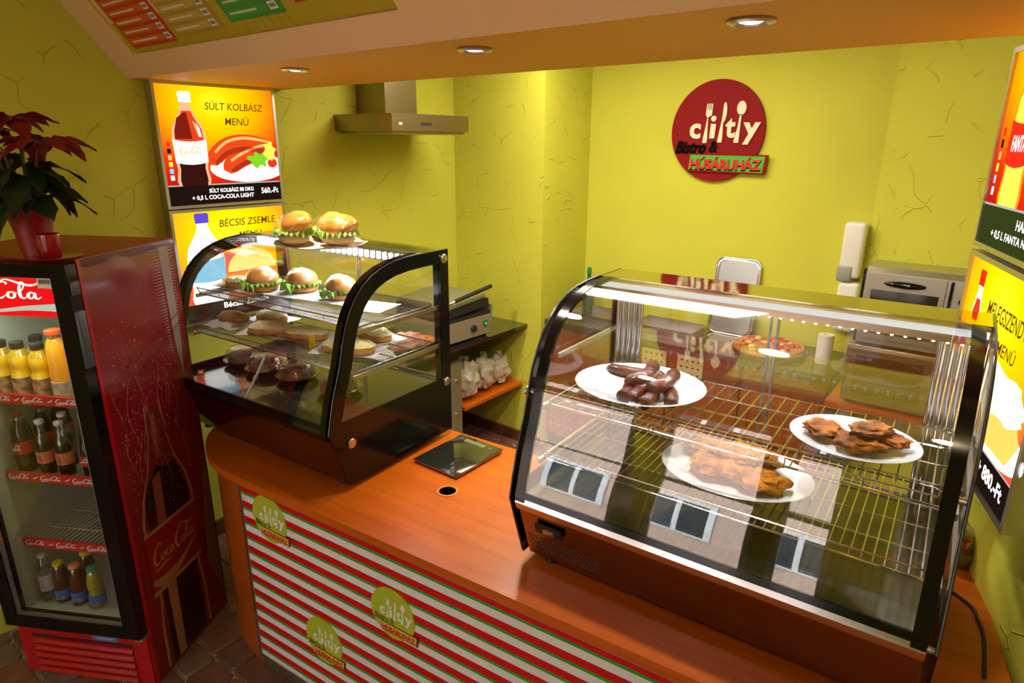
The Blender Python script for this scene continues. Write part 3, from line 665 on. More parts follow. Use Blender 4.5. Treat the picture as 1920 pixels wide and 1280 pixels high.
pl_ = MB().box((.5, .05, .045), (.5015, .075, .058)); obj('badge', pl_, M_WHITE, hd, smooth=0)

# ================================================================== DRINKS COOLER
FRZ = R(30); FO = Vector((-2.452, .777, 0))
fg = thing('drinks_cooler', FO, 'tall red glass-door drinks cooler with white script lettering and a bottle print on its side', 'cooler', rz=FRZ)
FW, FD, FH = .592, .505, 1.765
def fw_(x, y, z):   # cooler-local to world
    return (FO.x + x*cos(FRZ) - y*sin(FRZ), FO.y + x*sin(FRZ) + y*cos(FRZ), z)
sh = MB()
sh.box((-.022, 0, .26), (0, FD, FH)); sh.box((-FW, 0, .26), (-FW+.022, FD, FH)); sh.box((-FW, FD-.022, .26), (0, FD, FH))
sh.box((-FW, 0, FH-.03), (0, FD, FH)); sh.box((-FW, 0, .0), (0, FD, .26))
obj('cabinet', sh, M_MAROON, fg, smooth=0)
obj('top_panel', MB().box((-FW-.001, -.001, FH), (.001, FD+.001, FH+.004)), mat('cooler_top_red', (.30, .018, .012), .4), fg, smooth=0)
obj('corner_edge', MB().box((-.004, -.004, 0), (.003, .012, FH)), M_RED, fg, smooth=0)
M_LIN = mat('cooler_liner', (.46, .48, .38), .45)
li = MB(); li.box((-.030, .004, .27), (-.022, FD-.022, FH-.03)); li.box((-FW+.022, .004, .27), (-FW+.030, FD-.022, FH-.03))
li.box((-FW+.022, FD-.034, .27), (-.022, FD-.022, FH-.03)); li.box((-FW+.022, .004, .26), (-.022, FD-.022, .285)); li.box((-FW+.022, .004, 1.60), (-.022, FD-.022, 1.61))
obj('liner', li, M_LIN, fg, smooth=0)
pk = MB()
for xx in (-.40, -.18): pk.box((xx, FD-.038, .3), (xx+.018, FD-.034, 1.58))
obj('shelf_rail', pk, M_ALU, fg, smooth=0)
base = obj('base_grille', MB().box((-FW+.004, -.012, .012), (-.004, -.0005, .245)), M_RED, fg, smooth=0)
for k in range(5):
    z = .030+k*.036
    obj('louvre', MB().prism([(-.026, z-.004), (-.012, z-.002), (-.012, z+.014), (-.019, z+.010)], -FW+.07, -.07, 'yz'), M_RED, base, smooth=0)
    obj('slot', MB().box((-FW+.062, -.0135, z+.014), (-.075, -.0122, z+.030)), mat('slot_dark', (.06, .0, .002), .6), base, smooth=0)
bdg = obj('badge', MB().prism([(-.19+.030*cos(a)*1.0+(.03 if cos(a) > 0 else -.03), .222+.013*sin(a)) for a in [i*pi/10 for i in range(20)]], -.0155, -.012, 'xz'), mat('badge_blue', (.10, .16, .40), .3), base)
obj('lettering', text_mb('NORCOOL', (-.235, .216, -.145, .228), .02, lo=-.0158), MWH, base, smooth=0) if False else obj('badge_line', MB().box((-.225, -.0158, .2205), (-.155, -.0154, .2235)), MATS['print_white'], base, smooth=0)
# door
dr = MB().ring([(-FW, .27), (.0, .27), (.0, 1.757), (-FW, 1.757)], [(-FW+.058, .325), (-.062, .325), (-.062, 1.712), (-FW+.058, 1.712)], -.052, -.004, 'xz')
door = obj('door', dr, M_BLK, fg, smooth=0)
obj('glass', MB().box((-FW+.058, -.030, .325), (-.062, -.024, 1.575)), M_GLASS, door, smooth=0)
obj('bead', MB().ring([(-FW+.056, .323), (-.060, .323), (-.060, 1.714), (-FW+.056, 1.714)], [(-FW+.066, .333), (-.070, .333), (-.070, 1.704), (-FW+.066, 1.704)], -.046, -.032, 'xz'), M_ALU, door, smooth=0)
hp = obj('header_panel', MB().box((-FW+.058, -.046, 1.578), (-.062, -.02, 1.712)), glow('header_red', (.78, .008, .008), .95), door, smooth=0)
mm_ = MB(); script(mm_, -.50, 1.618, -.105, 1.705, lo=-.0468, bold=1.15); obj('script_lettering', mm_, glow('header_white', (.80, .95, .78), .9), door, smooth=0)
wv = MB(); stroke(wv, [(-.53, 1.595, .016), (-.40, 1.588, .012), (-.30, 1.592, .010), (-.18, 1.606, .016), (-.065, 1.612, .026)], -.0468); obj('wave', wv, glow('header_pale', (.50, .60, .45), .8), door, smooth=0)
bc = obj('barcode_sticker', MB().box((-.118, -.0475, 1.677), (-.064, -.0466, 1.712)), MWH, door, smooth=0)
bb = MB(); rq = random.Random(4); x = -.110
while x < -.070: 
    w = rq.uniform(.0008, .002); bb.box((x, -.0482, 1.692), (x+w, -.0475, 1.707)); x += w+rq.uniform(.0008, .002)
obj('barcode_print', bb, MDK, door, smooth=0, kind='stuff')
obj('handle', MB().rbox((-.004, -.050, 1.40), (.010, -.012, 1.60), .004).rbox((-.002, -.046, 1.655), (.008, -.012, 1.70), .003), mat('handle_grey', (.06, .065, .075), .35), door)
obj('hinge', MB().box((-.03, -.045, .255), (.008, -.0, .269)), M_ALU, door, smooth=0)
# wire shelves with printed price strips
for k, (z, sg_) in enumerate(((1.205, 0), (.875, 1), (.572, 2))):
    m = MB(); 
    for i in range(25): xx = -FW+.036+i*.0215; m.tube([(xx, .085, z), (xx, FD-.045, z)], .0021, 4)
    for yy in (.085, .20, .33, FD-.045): m.tube([(-FW+.032, yy, z-.003), (-.032, yy, z-.003)], .0024, 5)
    s_ = obj('wire_shelf', m, mat('white_wire', (.75, .76, .74), .4), fg, smooth=40)
    obj('price_strip', MB().box((-FW+.036, .070, z-.012), (-.034, .082, z+.026)), mat('strip_red', (.50, .012, .012), .35), s_, smooth=0)
    m = MB()
    for xx in (-.50, -.36, -.22, -.10):
        script(m, xx-.045, z-.006, xx+.045, z+.022, lo=.0692, bold=1.4, k=3)
    for xx in (-.43, -.29, -.155): stroke(m, [(xx-.012, z+.004, .002), (xx, z+.006, .005), (xx+.014, z+.014, .002)], .0692)
    obj('script_lettering', m, MATS['print_white'], s_, smooth=0)
light('cooler_lamp_light', 'AREA', fw_(-.30, .05, 1.585), 1.6, (.85, 1.0, .88), size=.45, sizey=.06, rot=(0, 0, FRZ))
# printed bottle on the cooler's right side (drawn in depth/height, 1 mm proud)
def side(n, poly, m, k): obj(n, MB().add([(.0012+.0005*k, p[0], p[1]) for p in poly], [tuple(range(len(poly)))]), m, fg, smooth=0)
M_DKL = mat('decal_black', (.012, .004, .004), .25, coat=.4); M_DMR = mat('decal_mid_red', (.20, .012, .01), .3, coat=.4); M_PALE = mat('decal_pale', (.30, .20, .16), .35)
M_SILV = mat('decal_gold', (.55, .25, .12), .4)
oc = .225
O = [(.048, 1.16), (.052, 1.02), (.085, .90), (.135, .80), (.158, .70), (.155, .60), (.138, .48), (.135, .34), (.150, .22), (.152, .02)]
out = [(oc+a, z) for a, z in O] + [(oc-a, z) for a, z in O[::-1]]
side('bottle_outline', out, M_CREAM, 0)
side('bottle_body', [(oc+a*.91, z) for a, z in O] + [(oc-a*.91, z) for a, z in O[::-1]], M_DMR, 1)
side('liquid_upper', [(oc-.115, .60), (oc-.132, .74), (oc-.105, .84), (oc-.03, .905), (oc+.02, .875), (oc+.07, .885), (oc+.105, .82), (oc+.128, .72), (oc+.128, .60)], M_DKL, 2)
side('liquid_lower', [(oc-.112, .02), (oc-.116, .45), (oc+.112, .42), (oc+.118, .02)], M_DKL, 2)
side('gleam', [(oc-.080, .02), (oc-.085, .40), (oc-.03, .42), (oc-.035, .02)], M_CREAM, 3)
side('gleam', [(oc-.075, .66), (oc-.068, .86), (oc-.02, .88), (oc-.025, .66)], mat('decal_gleam', (.28, .08, .05), .35), 3)
side('gleam', [(oc-.028, .93), (oc-.022, 1.12), (oc+.004, 1.12), (oc+.0, .93)], mat('decal_gleam', (.28, .08, .05), .35), 3)
side('label_edge', [(oc-.160, .375), (oc+.150, .375), (oc+.158, .655), (oc-.165, .66)], M_CREAM, 3)
side('label_field', [(oc-.160, .395), (oc+.150, .395), (oc+.156, .640), (oc-.165, .645)], mat('decal_label_red', (.28, .008, .010), .3, coat=.4), 4)
m = MB(); sm = MB(); script(sm, oc-.135, .475, oc+.135, .60, bold=1.0); m.add([(0, v[0], v[2]) for v in sm.v], sm.f); obj('script_lettering', m, M_SILV, fg, loc=(.0042, 0, 0), smooth=0)
m = MB(); sm = stroke(MB(), [(oc-.158, .44, .02), (oc-.09, .415, .045), (oc, .425, .035), (oc+.08, .46, .018), (oc+.15, .50, .004)]); m.add([(0, v[0], v[2]) for v in sm.v], sm.f); obj('label_swoosh', m, M_CREAM, fg, loc=(.0042, 0, 0), smooth=0)
side('pale_stripe', [(.402, 1.765-.02), (.460, 1.765-.02), (.458, 1.35), (.445, 1.20), (.420, 1.35)], M_PALE, 0)
side('pale_stripe', [(.415, .30), (.490, .10), (.497, .80), (.455, .70), (.43, .50)], mat('decal_pale_low', (.20, .10, .08), .4), 0)
tz = MB()
for k in range(34):
    z = 1.735-k*.0125; l = .085*(1-k/40)
    tz.add([(0, .400, z), (0, .400-l, z+.003), (0, .400, z+.0055)], [(0, 1, 2)]); tz.add([(0, .462, z), (0, .462+l*.40, z+.003), (0, .462, z+.0055)], [(0, 1, 2)])
obj('comb_teeth', tz, M_PALE, fg, loc=(.0014, 0, 0), smooth=0, kind='stuff')
dp = MB(); rq = random.Random(11)
for k in range(520):
    d_ = rq.uniform(.04, .40); z = rq.gauss(1.12, .20) if rq.random() < .7 else rq.uniform(.75, 1.5)
    if z > 1.55 or z < .70: continue
    r_ = rq.uniform(.0008, .0026); dp.add([(0, d_+r_*cos(a), z+r_*1.5*sin(a)) for a in (0, pi/2, pi, 3*pi/2)], [(0, 1, 2, 3)])
for k in range(14):
    d_ = .06+k*.024+rq.uniform(-.01, .01); z = rq.uniform(.80, 1.05); pts = []
    for q in range(7): pts.append((d_+.02*sin(q*.8+k), z+q*.045, rq.uniform(.0006, .0016)))
    sm = stroke(MB(), pts); dp.add([(0, v[0], v[2]) for v in sm.v], sm.f)
obj('golden_droplets', dp, M_SILV, fg, loc=(.0035, 0, 0), smooth=0, kind='stuff')

# ---- bottles in the cooler
M_CLR = glass('bottle_plastic', tint=(.86, .90, .89), base=.12, top=.9)
def bottle(name, prof, liq, capm, caph, lab, label, group, loc, liqm, logo=None, capr=None):
    t = thing(name, loc, label, 'bottle', group, rz=FRZ)
    H_ = prof[-1][1]
    if liq is not None:
        k_ = [i for i in range(len(prof)-1) if prof[i][1] <= liq < prof[i+1][1]]; ex = [(prof[i][0]+(prof[i+1][0]-prof[i][0])*(liq-prof[i][1])/(prof[i+1][1]-prof[i][1]), liq) for i in k_]
        lp = [(max(r-.0015, .001), z) for r, z in [p for p in prof if p[1] <= liq]+ex]; lp[0] = (lp[0][0], .002); obj('drink', MB().lathe([(0, .002)]+lp+[(0, lp[-1][1])], 16), liqm, t)
        obj('body', MB().lathe([p for p in prof if p[1] >= liq-.02], 16), M_CLR, t)
    else: obj('body', MB().lathe(prof, 16), M_CLR, t)
    r = capr or prof[-1][0]+.002
    obj('cap', MB().lathe([(r, 0), (r+.001, .003), (r+.001, caph-.002), (r-.002, caph), (0, caph)], 16), capm, t, loc=(0, 0, H_-.002))
    z0, z1, rr, lm = lab
    lo_ = obj('label', MB().lathe([(rr, z0), (rr, z1)], 20), lm, t)
    if logo: 
        ms = logo(rr, z0, z1)
        for n_, a, b in ms: obj(n_, a, b, lo_, smooth=0)
    return t
def wrap(m, r):   # bend a flat xz print round the front of a bottle
    m.v = [(r*sin(x/r), -r*cos(x/r), z) for x, y, z in m.v]; return m
P_J = [(.024, 0), (.031, .006), (.031, .075), (.027, .085), (.028, .095), (.031, .110), (.029, .135), (.020, .150), (.017, .160)]
P_T = [(.022, 0), (.030, .006), (.030, .10), (.029, .15), (.024, .185), (.016, .20), (.015, .21)]
P_G = [(.020, 0), (.024, .004), (.025, .04), (.022, .06), (.025, .095), (.022, .115), (.012, .15), (.0105, .180)]
P_B = [(.024, 0), (.030, .005), (.031, .05), (.028, .075), (.031, .10), (.030, .13), (.022, .16), (.017, .172)]
M_JY = mat('orange_juice_yellow', (.85, .50, .01), .35, sss=.0); M_JO = mat('orange_juice', (.90, .36, .01), .35); M_KCAP = mat('dark_cap', (.035, .03, .025), .4)
M_OCAP = mat('orange_cap', (.85, .09, .02), .4); M_WCAP = mat('white_cap', (.72, .70, .66), .4); M_COLA = mat('cola_drink', (.025, .006, .003), .15); M_TEA = mat('iced_tea', (.09, .022, .006), .15)
M_YCAP = mat('yellow_cap', (.62, .58, .0), .4); M_PCAP = mat('peach_cap', (.75, .26, .10), .4); M_GCAP = mat('green_cap', (.02, .30, .13), .4); M_GTEA = mat('green_tea', (.32, .26, .02), .15)
M_LJ = mat('juice_label', (.55, .30, .10), .4, col2=(.08, .06, .04), vscale=45); M_LJ2 = mat('juice_label_blue', (.62, .45, .10), .4, col2=(.22, .24, .32), vscale=55)
M_LC = mat('cola_label_red', (.45, .01, .01), .35); M_LZ = mat('cola_label_orange', (.55, .17, .05), .35); M_LT = mat('tea_label_blue', (.03, .13, .42), .35); M_LTY = mat('tea_label_yellow', (.72, .62, .03), .35); M_LN = mat('water_label', (.48, .44, .50), .4)
def lg_cola(r, z0, z1):
    m = MB(); script(m, -.020, z0+.010, .022, z1-.006, bold=1.5, k=3); return [('script_lettering', wrap(m, r+.0005), MATS['print_white'])]
def lg_light(r, z0, z1):
    m = MB().add([(-.012, 0, z0), (.010, 0, z0), (.010, 0, z1), (-.012, 0, z1)], [(0, 1, 2, 3)]); s2 = MB(); script(s2, -.011, z0+.006, .009, z1-.006, bold=1.5, k=3, rot=R(80))
    return [('label_field', wrap(m, r+.0004), MATS['print_white']), ('script_lettering', wrap(s2, r+.0009), M_LC)]
def lg_tea(r, z0, z1):
    m = flat(ell(.004, z0+.011, .020, .008, 16)); return [('lemon_print', wrap(m, r+.0005), M_LTY)]
def inside(x, y, z): return fw_(x, y, z)
z1_, z2_, z3_, z4_ = 1.2075, .8775, .5745, .286
first = None
def put(proto, spots, labels=None, glabel=None, sc=1.0):
    for k, (x, y, z) in enumerate(spots):
        l = labels[k] if labels else glabel
        if k == 0: proto.location = inside(x, y, z); proto['label'] = l; proto.scale = (sc,)*3
        else: dup(proto, inside(x, y, z), label=l)
pj = bottle('juice_bottle', P_J, .155, M_KCAP, .020, (.012, .068, .0318, M_LJ), 'x', 'dark-capped juice bottles in the cooler', (0, 0, 0), M_JY, capr=.018)
put(pj, [(-.435, .125, z1_), (-.350, .125, z1_), (-.515, .13, z1_), (-.435, .21, z1_), (-.350, .21, z1_), (-.35, .295, z1_)],
    ['dark-capped yellow juice bottle in the front row, second from the left in the cooler', 'dark-capped yellow juice bottle at the front, right beside the orange-capped bottles',
     'dark-capped juice bottle cut by the left picture edge on the top cooler shelf', 'dark-capped juice bottle behind the second one of the front row', 'dark-capped juice bottle in the second row, next to the orange-capped ones', 'rearmost dark-capped juice bottle on the top cooler shelf'], sc=1.22)
pt = bottle('juice_bottle', P_T, .195, M_OCAP, .015, (.012, .060, .0308, M_LJ2), 'x', 'orange-capped juice bottles in the cooler', (0, 0, 0), M_JO, capr=.021)
put(pt, [(-.270, .125, z1_), (-.205, .195, z1_), (-.125, .150, z1_)],
    ['tall orange-capped juice bottle nearest the glass on the top cooler shelf', 'tall orange-capped juice bottle standing behind and right of the front one', 'orange juice bottle half hidden by the black door frame on the top shelf'], sc=1.22)
pc = bottle('cola_bottle', P_G, .125, M_WCAP, .014, (.045, .085, .0262, M_LZ), 'x', 'white-capped light cola bottles', (0, 0, 0), M_COLA, logo=lg_light, capr=.0125)
put(pc, [(-.415, .125, z2_), (-.330, .125, z2_), (-.385, .20, z2_), (-.290, .20, z2_)],
    ['white-capped half-empty cola bottle at the front left of the group on the middle shelf', 'white-capped cola bottle at the front right of the group on the middle shelf', 'white-capped cola bottle behind the left one of the group', 'white-capped cola bottle behind the right one of the group'], sc=1.2)
pz = bottle('cola_bottle', P_G, .150, M_KCAP, .014, (.045, .085, .0262, M_LC), 'cola bottle without white cap, last on the right of the middle cooler shelf', 'dark cola bottles', inside(-.245, .14, z2_), M_COLA, logo=lg_cola, capr=.0125)
P_C2 = [(.030, 0), (.038, .006), (.039, .07), (.034, .10), (.038, .14), (.034, .18), (.018, .22), (.014, .235)]
pk2 = bottle('cola_bottle', P_C2, .215, M_LC, .016, (.085, .135, .0405, M_LC), 'x', 'large cola bottles at the left of the middle shelf', (0, 0, 0), M_COLA, logo=lg_cola, capr=.0155)
put(pk2, [(-.515, .135, z2_), (-.500, .225, z2_), (-.50, .31, z2_)], ['large red-labelled cola bottle cut by the left picture edge', 'large dark cola bottle directly behind the one at the left picture edge', 'rearmost large dark cola bottle on the middle cooler shelf'])
pw = bottle('water_bottle', [(.022, 0), (.029, .005), (.029, .12), (.027, .14), (.029, .15), (.020, .185), (.0125, .20)], None, M_WCAP, .015, (.05, .125, .0295, M_LN), 'clear water bottle with pale label and white cap on the cooler floor', None, inside(-.528, .105, z4_), M_COLA, capr=.0145)
pa = bottle('iced_tea_bottle', P_B, .165, M_YCAP, .016, (.018, .062, .0318, M_LT), 'x', 'iced tea bottles on the cooler floor', (0, 0, 0), M_TEA, logo=lg_tea, capr=.0195)
put(pa, [(-.458, .105, z4_)], ['brown iced tea bottle with yellow cap on the cooler floor'])
pb_ = bottle('iced_tea_bottle', P_B, .165, M_PCAP, .016, (.018, .062, .0318, M_LT), 'brown iced tea bottle with peach-coloured cap on the cooler floor', 'iced tea bottles on the cooler floor', inside(-.378, .100, z4_), M_TEA, logo=lg_tea, capr=.0195)
pd = bottle('iced_tea_bottle', P_B, .165, M_GCAP, .016, (.018, .062, .0318, M_LT), 'greenish iced tea bottle with green cap on the cooler floor', 'iced tea bottles on the cooler floor', inside(-.292, .095, z4_), M_GTEA, logo=lg_tea, capr=.0195)
bottle('iced_tea_bottle', P_B, .165, M_YCAP, .016, (.018, .062, .0318, M_LT), 'iced tea bottle standing behind the yellow-capped one', 'iced tea bottles on the cooler floor', inside(-.40, .185, z4_), M_TEA, capr=.0195)
bottle('water_bottle', P_B, None, M_WCAP, .016, (.03, .09, .0318, M_LN), 'clear bottle in the right corner of the cooler floor', None, inside(-.20, .15, z4_), M_TEA, capr=.0195)
bottle('soda_bottle', P_C2, .20, M_GCAP, .016, (.07, .11, .0405, M_LTY), 'tall green soda bottle beside the door frame on the lowest wire shelf', None, inside(-.085, .14, z3_), mat('green_soda', (.01, .20, .07), .2), capr=.0155)

# ================================================================== THINGS ON THE COOLER
FT = FH+.004
pot = thing('potted_poinsettia', (*fw_(-.150, .010, 0)[:2], FT), 'red poinsettia with dark green leaves in a red pot on the cooler', 'plant')
M_POT = mat('red_pot', (.26, .004, .006), .4)
PZ = (-.050, .025)
pot.location = (-2.625, .725, FT)
obj('pot', MB().lathe([(.040, 0), (.046, .004), (.050, .05), (.058, .10), (.070, .150), (.076, .158), (.074, .160), (.066, .150), (.050, .12), (0, .12)], 32), M_POT, pot)
obj('soil', MB().lathe([(0, .140), (.062, .140)], 20), mat('soil', (.02, .012, .006), .9), pot)
stm = MB(); rq = random.Random(5)
M_STEM = mat('stem_green', (.05, .07, .015), .6)
for k in range(7):
    a = k*.9; stm.tube(catmull([(.02*cos(a), .02*sin(a), .13), (.035*cos(a), .035*sin(a), .22), (.06*cos(a), .06*sin(a), .34+.02*rq.random())], 4), .0032, 5)
obj('stem', stm, M_STEM, pot, kind='stuff')
def leaf_mesh(name, L_, W_, m, sd, lob=.18):
    rn = random.Random(sd); mb = MB(); n = 8
    for i in range(n+1):
        t = i/n; w = W_*(sin(pi*min(1, t**.8))**.8)*(1+lob*sin(t*18+sd)) if 0 < i < n else .001
        z = -.28*L_*t*t; 
        for sgn in (-1, -.5, 0, .5, 1): mb.v.append((L_*t, w*sgn, z+abs(sgn)*w*.30+.004*sin(t*9+sgn*3+sd)))
    for i in range(n):
        for j in range(4): mb.f.append((i*5+j, (i+1)*5+j, (i+1)*5+j+1, i*5+j+1)); mb.m.append(0)
    return mb.mesh(name, m, 60)
M_LEAF = mat('poinsettia_green', (.012, .032, .008), .45, var=.4, vscale=20); M_BR = mat('poinsettia_red', (.26, .004, .008), .5, var=.35, vscale=25)
lfs = [leaf_mesh('leaf', .14, .034, M_LEAF, s_) for s_ in (1, 2, 3)]; brs = [leaf_mesh('bract', .125, .030, M_BR, s_, .10) for s_ in (4, 5, 6)]
def leafat(me, name, p, az_, pitch, roll, sc_): 
    o = bpy.data.objects.new(name, me); COL.objects.link(o); o.parent = pot; o.location = p; o.scale = (sc_,)*3
    o.rotation_euler = Euler((roll, -pitch, az_), 'XYZ')
for k in range(24):
    az_ = k*2.4; hz = .20+.15*((k*7) % 10)/10
    leafat(lfs[k % 3], 'leaf', (.045*cos(az_), .045*sin(az_), hz), az_+rq.uniform(-.2, .2), R(rq.uniform(-40, -5)), rq.uniform(-.4, .4), rq.uniform(.9, 1.25))
for (hx, hy, hz, n_) in ((.0, .0, .445, 9), (.10, .03, .375, 7), (-.10, -.03, .41, 7), (.02, .09, .38, 5)):
    for k in range(n_):
        az_ = k*2*pi/n_+hx*20
        leafat(brs[k % 3], 'bract', (hx+.008*cos(az_), hy+.008*sin(az_), hz), az_, R(rq.uniform(-28, 12)), rq.uniform(-.3, .3), rq.uniform(.75, 1.15))
mug = thing('mug', (-2.505, .728, FT+.006), 'small red mug with a handle beside the poinsettia pot', 'mug', rz=R(200))
M_MUG = mat('mug_red', (.32, .004, .012), .18, coat=.6)
obj('body', MB().lathe([(0, 0), (.028, 0), (.031, .004), (.0335, .078), (.031, .079), (.029, .006), (0, .006)], 32), M_MUG, mug)
obj('handle', MB().tube(catmull([(.031, 0, .062), (.048, 0, .064), (.054, 0, .045), (.047, 0, .022), (.031, 0, .018)], 5), .0038, 8), M_MUG, mug)
tag(obj('saucer', MB().lathe([(0, .0), (.055, .0), (.075, .006), (.076, .008), (.055, .0035), (0, .003)], 40), M_MUG, None, loc=(-2.515, .742, FT+.0005)), 'red glazed saucer under the mug on the cooler', 'saucer')

# ================================================================== GLASS DISPLAY CASES
CW, CD_, CH = 1.06, .60, .793
PROF = [(-.072, .218), (-.058, .28), (-.040, .345), (-.020, .40), (0, .452), (.018, .52), (.038, .585), (.062, .635), (.092, .680), (.130, .718), (.175, .748), (.230, .770), (.290, .784), (.360, .791), (.44, .793)]
def offset_in(poly, d):
    n = len(poly); out = []
    for i in range(n):
        p0, p1, p2 = Vector(poly[i-1]), Vector(poly[i]), Vector(poly[(i+1) % n])
        e1 = (p1-p0).normalized(); e2 = (p2-p1).normalized(); n1 = Vector((-e1.y, e1.x)); n2 = Vector((-e2.y, e2.x))
        b_ = (n1+n2).normalized(); k = d/max(.35, b_.dot(n1)); out.append((p1.x+b_.x*k, p1.y+b_.y*k))
    return out
def wire_shelf(t, z, y0, y1, step, name='wire_shelf', mat_=None, front=.024, r=.0016):
    m = MB(); x0, x1 = .028, CW-.028
    rr = .02
    loop = [(x0+rr, y0, z), (x0, y0+rr, z), (x0, y1-rr, z), (x0+rr, y1, z), (x1-rr, y1, z), (x1, y1-rr, z), (x1, y0+rr, z), (x1-rr, y0, z)]
    m.tube(loop, .0032, 6, closed=True)
    for k in range(1, 4): yy = y0+(y1-y0)*k/4; m.tube([(x0, yy, z-.003), (x1, yy, z-.003)], .0024, 5)
    n = int((x1-x0)/step)
    for i in range(1, n): xx = x0+(x1-x0)*i/n; m.tube([(xx, y0, z+.002), (xx, y1, z+.002)], r, 4)
    s_ = obj(name, m, mat_ or M_CHROME, t, smooth=50)
    f_ = MB()
    f_.tube([(x0+.004, y0+.012, z), (x0+.004, y0-.002, z+front), (x1-.004, y0-.002, z+front), (x1-.004, y0+.012, z)], .0024, 6)
    for k in range(1, 6): xx = x0+(x1-x0)*k/6; f_.tube([(xx, y0, z), (xx, y0-.002, z+front)], .0018, 5)
    obj('front_rail', f_, mat_ or M_CHROME, s_, smooth=50)
    for sx in (0, 1):
        xx = .012 if sx == 0 else CW-.022
        b_ = MB().box((xx, y0, z-.022), (xx+.010, y1+.02, z-.006)); obj('bracket', b_, M_STEEL, s_, smooth=0)
    return s_
BODY = [(.004, 0), (-.066, .212), (-.066, .226), (CD_-.004, .226), (CD_-.004, 0)]
SIDE = [(0, 0), (CD_, 0), (CD_, CH)] + PROF[::-1]
def display_case(name, loc, rz, label, left):
    t = thing(name, loc, label, 'display case', rz=rz)
    # heated base: front panel, deck, back
    b_ = MB(); b_.prism([(.012, 0), (-.058, .205), (CD_-.02, .205), (CD_-.02, 0)], .022, CW-.022, 'yz')
    base = obj('base', b_, M_MIRR if left else mat('warm_base_panel', (.34, .24, .22), .18, 1.0), t, smooth=0)
    obj('deck', MB().box((.022, -.050, .206), (CW-.022, CD_-.02, .222)), mat('dark_deck', (.030, .030, .026), .12, coat=.6) if left else mat('steel_deck', (.15, .145, .11), .14, 1.0), t, smooth=0)
    obj('front_rail_strip', MB().prism([(-.062, .188), (-.071, .212), (-.066, .230), (-.050, .230), (-.050, .188)], .020, CW-.020, 'yz'),
        M_BLK if left else mat('nose_steel', (.66, .63, .64), .22, 1.0), t, smooth=0)
    obj('seal', MB().prism([(-.071, .230), (-.066, .248), (-.058, .248), (-.056, .230)], .020, CW-.020, 'yz'), M_BLK, t, smooth=0)
    vg = MB()
    if left:
        for k in range(60): x = .10+k*.0145; vg.prism([(x, 0), (x+.009, 0), (x+.020, .06), (x+.011, .06)], -.0006, 0, 'xz')
        vg.xf(Matrix.Translation((0, .0005+.004, .024)) @ Matrix.Rotation(math.atan2(.07, .205), 4, 'X'))
    else:
        for k in range(22):
            for j in range(7): x = .03+k*.011+(j % 2)*.005; vg.box((x, -.0008, j*.010), (x+.006, 0, j*.010+.005))
        vg.xf(Matrix.Translation((.0, .0036, .024)) @ Matrix.Rotation(math.atan2(.07, .205), 4, 'X'))
    obj('vent_grille', vg, mat('vent_grey', (.16, .15, .15), .35, .8) if left else mat('vent_brown', (.10, .05, .04), .5), t, smooth=0, kind='stuff')
    # side walls: black bordered glass
    inner = offset_in(SIDE, .052)
    il = []
    for (a, c) in inner: il.append((a, max(c, .25)))
    for sx, nm in ((0, 'side_frame'), (1, 'side_frame')):
        x0, x1 = (0, .007) if sx == 0 else (CW-.007, CW)
        fr_ = obj(nm, MB().ring(SIDE, il, x0, x1, 'yz'), M_BLK, t, smooth=30)
        obj('side_glass', MB().prism([(a*1.0, c) for a, c in offset_in(il, -.003)], (x0+x1)/2-.002, (x0+x1)/2+.002, 'yz'), M_GLASS, fr_, smooth=0)
    # outer bumper line of the side pane (left of right-hand case shows as a second black line)
    # curved front glass and flat top glass
    g = MB(); n = len(PROF)
    inn = []
    for i in range(n):
        a = PROF[max(i-1, 0)]; c = PROF[min(i+1, n-1)]; d = Vector((c[0]-a[0], c[1]-a[1])).normalized(); inn.append((PROF[i][0]+d.y*.004, PROF[i][1]-d.x*.004))
    vs = []
    for x in (.022, CW-.022):
        vs += [(x, a, c) for a, c in PROF] + [(x, a, c) for a, c in inn]
    fs = []
    for i in range(n-1):
        fs += [(i, i+1, i+1+2*n, i+2*n), (i+n, i+n+2*n, i+1+n+2*n, i+1+n)]
    g.add(vs, fs); obj('front_glass', g, M_GLASSF, t, smooth=60)
    for x0, x1 in ((.021, .050), (CW-.050, CW-.021)):
        bd_ = MB(); q = [(a-.0012, c+.0012) for a, c in PROF]; q2 = [(a+.006, c-.005) for a, c in inn]
        bd_.v = [(x, a, c) for x in (x0, x1) for a, c in q] + [(x, a, c) for x in (x0, x1) for a, c in q2]; k_ = n
        bd_.f = [(i, i+1, i+1+k_, i+k_) for i in range(n-1)] + [(i+2*k_, i+3*k_, i+1+3*k_, i+1+2*k_) for i in range(n-1)] + [(i, i+2*k_, i+1+2*k_, i+1) for i in range(n-1)] + [(i+k_, i+1+k_, i+1+3*k_, i+3*k_) for i in range(n-1)]
        bd_.m = [0]*len(bd_.f); obj('glass_border', bd_, M_BLK, t, smooth=60)
    edge = MB(); edge.tube([(.0035, a-.002, c+.002) for a, c in PROF], .0028, 6); obj('glass_edge', edge, mat('edge_grey', (.10, .10, .12), .25, .6), t, smooth=60); edge = MB(); edge.tube([(CW-.0035, a-.002, c+.002) for a, c in PROF], .0028, 6)
    obj('glass_edge', edge, mat('edge_grey', (.10, .10, .12), .25, .6), t, smooth=60)
    obj('top_glass', MB().box((.008, .44, CH-.006), (CW-.008, CD_-.004, CH)), M_GLASST if left else mat('top_panel_mirror', (.62, .60, .48), .07, 1.0, bump=.03, bscale=14), t, smooth=0)
    # lamp housing
    hz = MB().box((.010, .425, CH-.050), (CW-.010, .475, CH-.006)) if not left else MB().box((.022, .44, CH-.045), (CW-.022, .50, CH-.006))
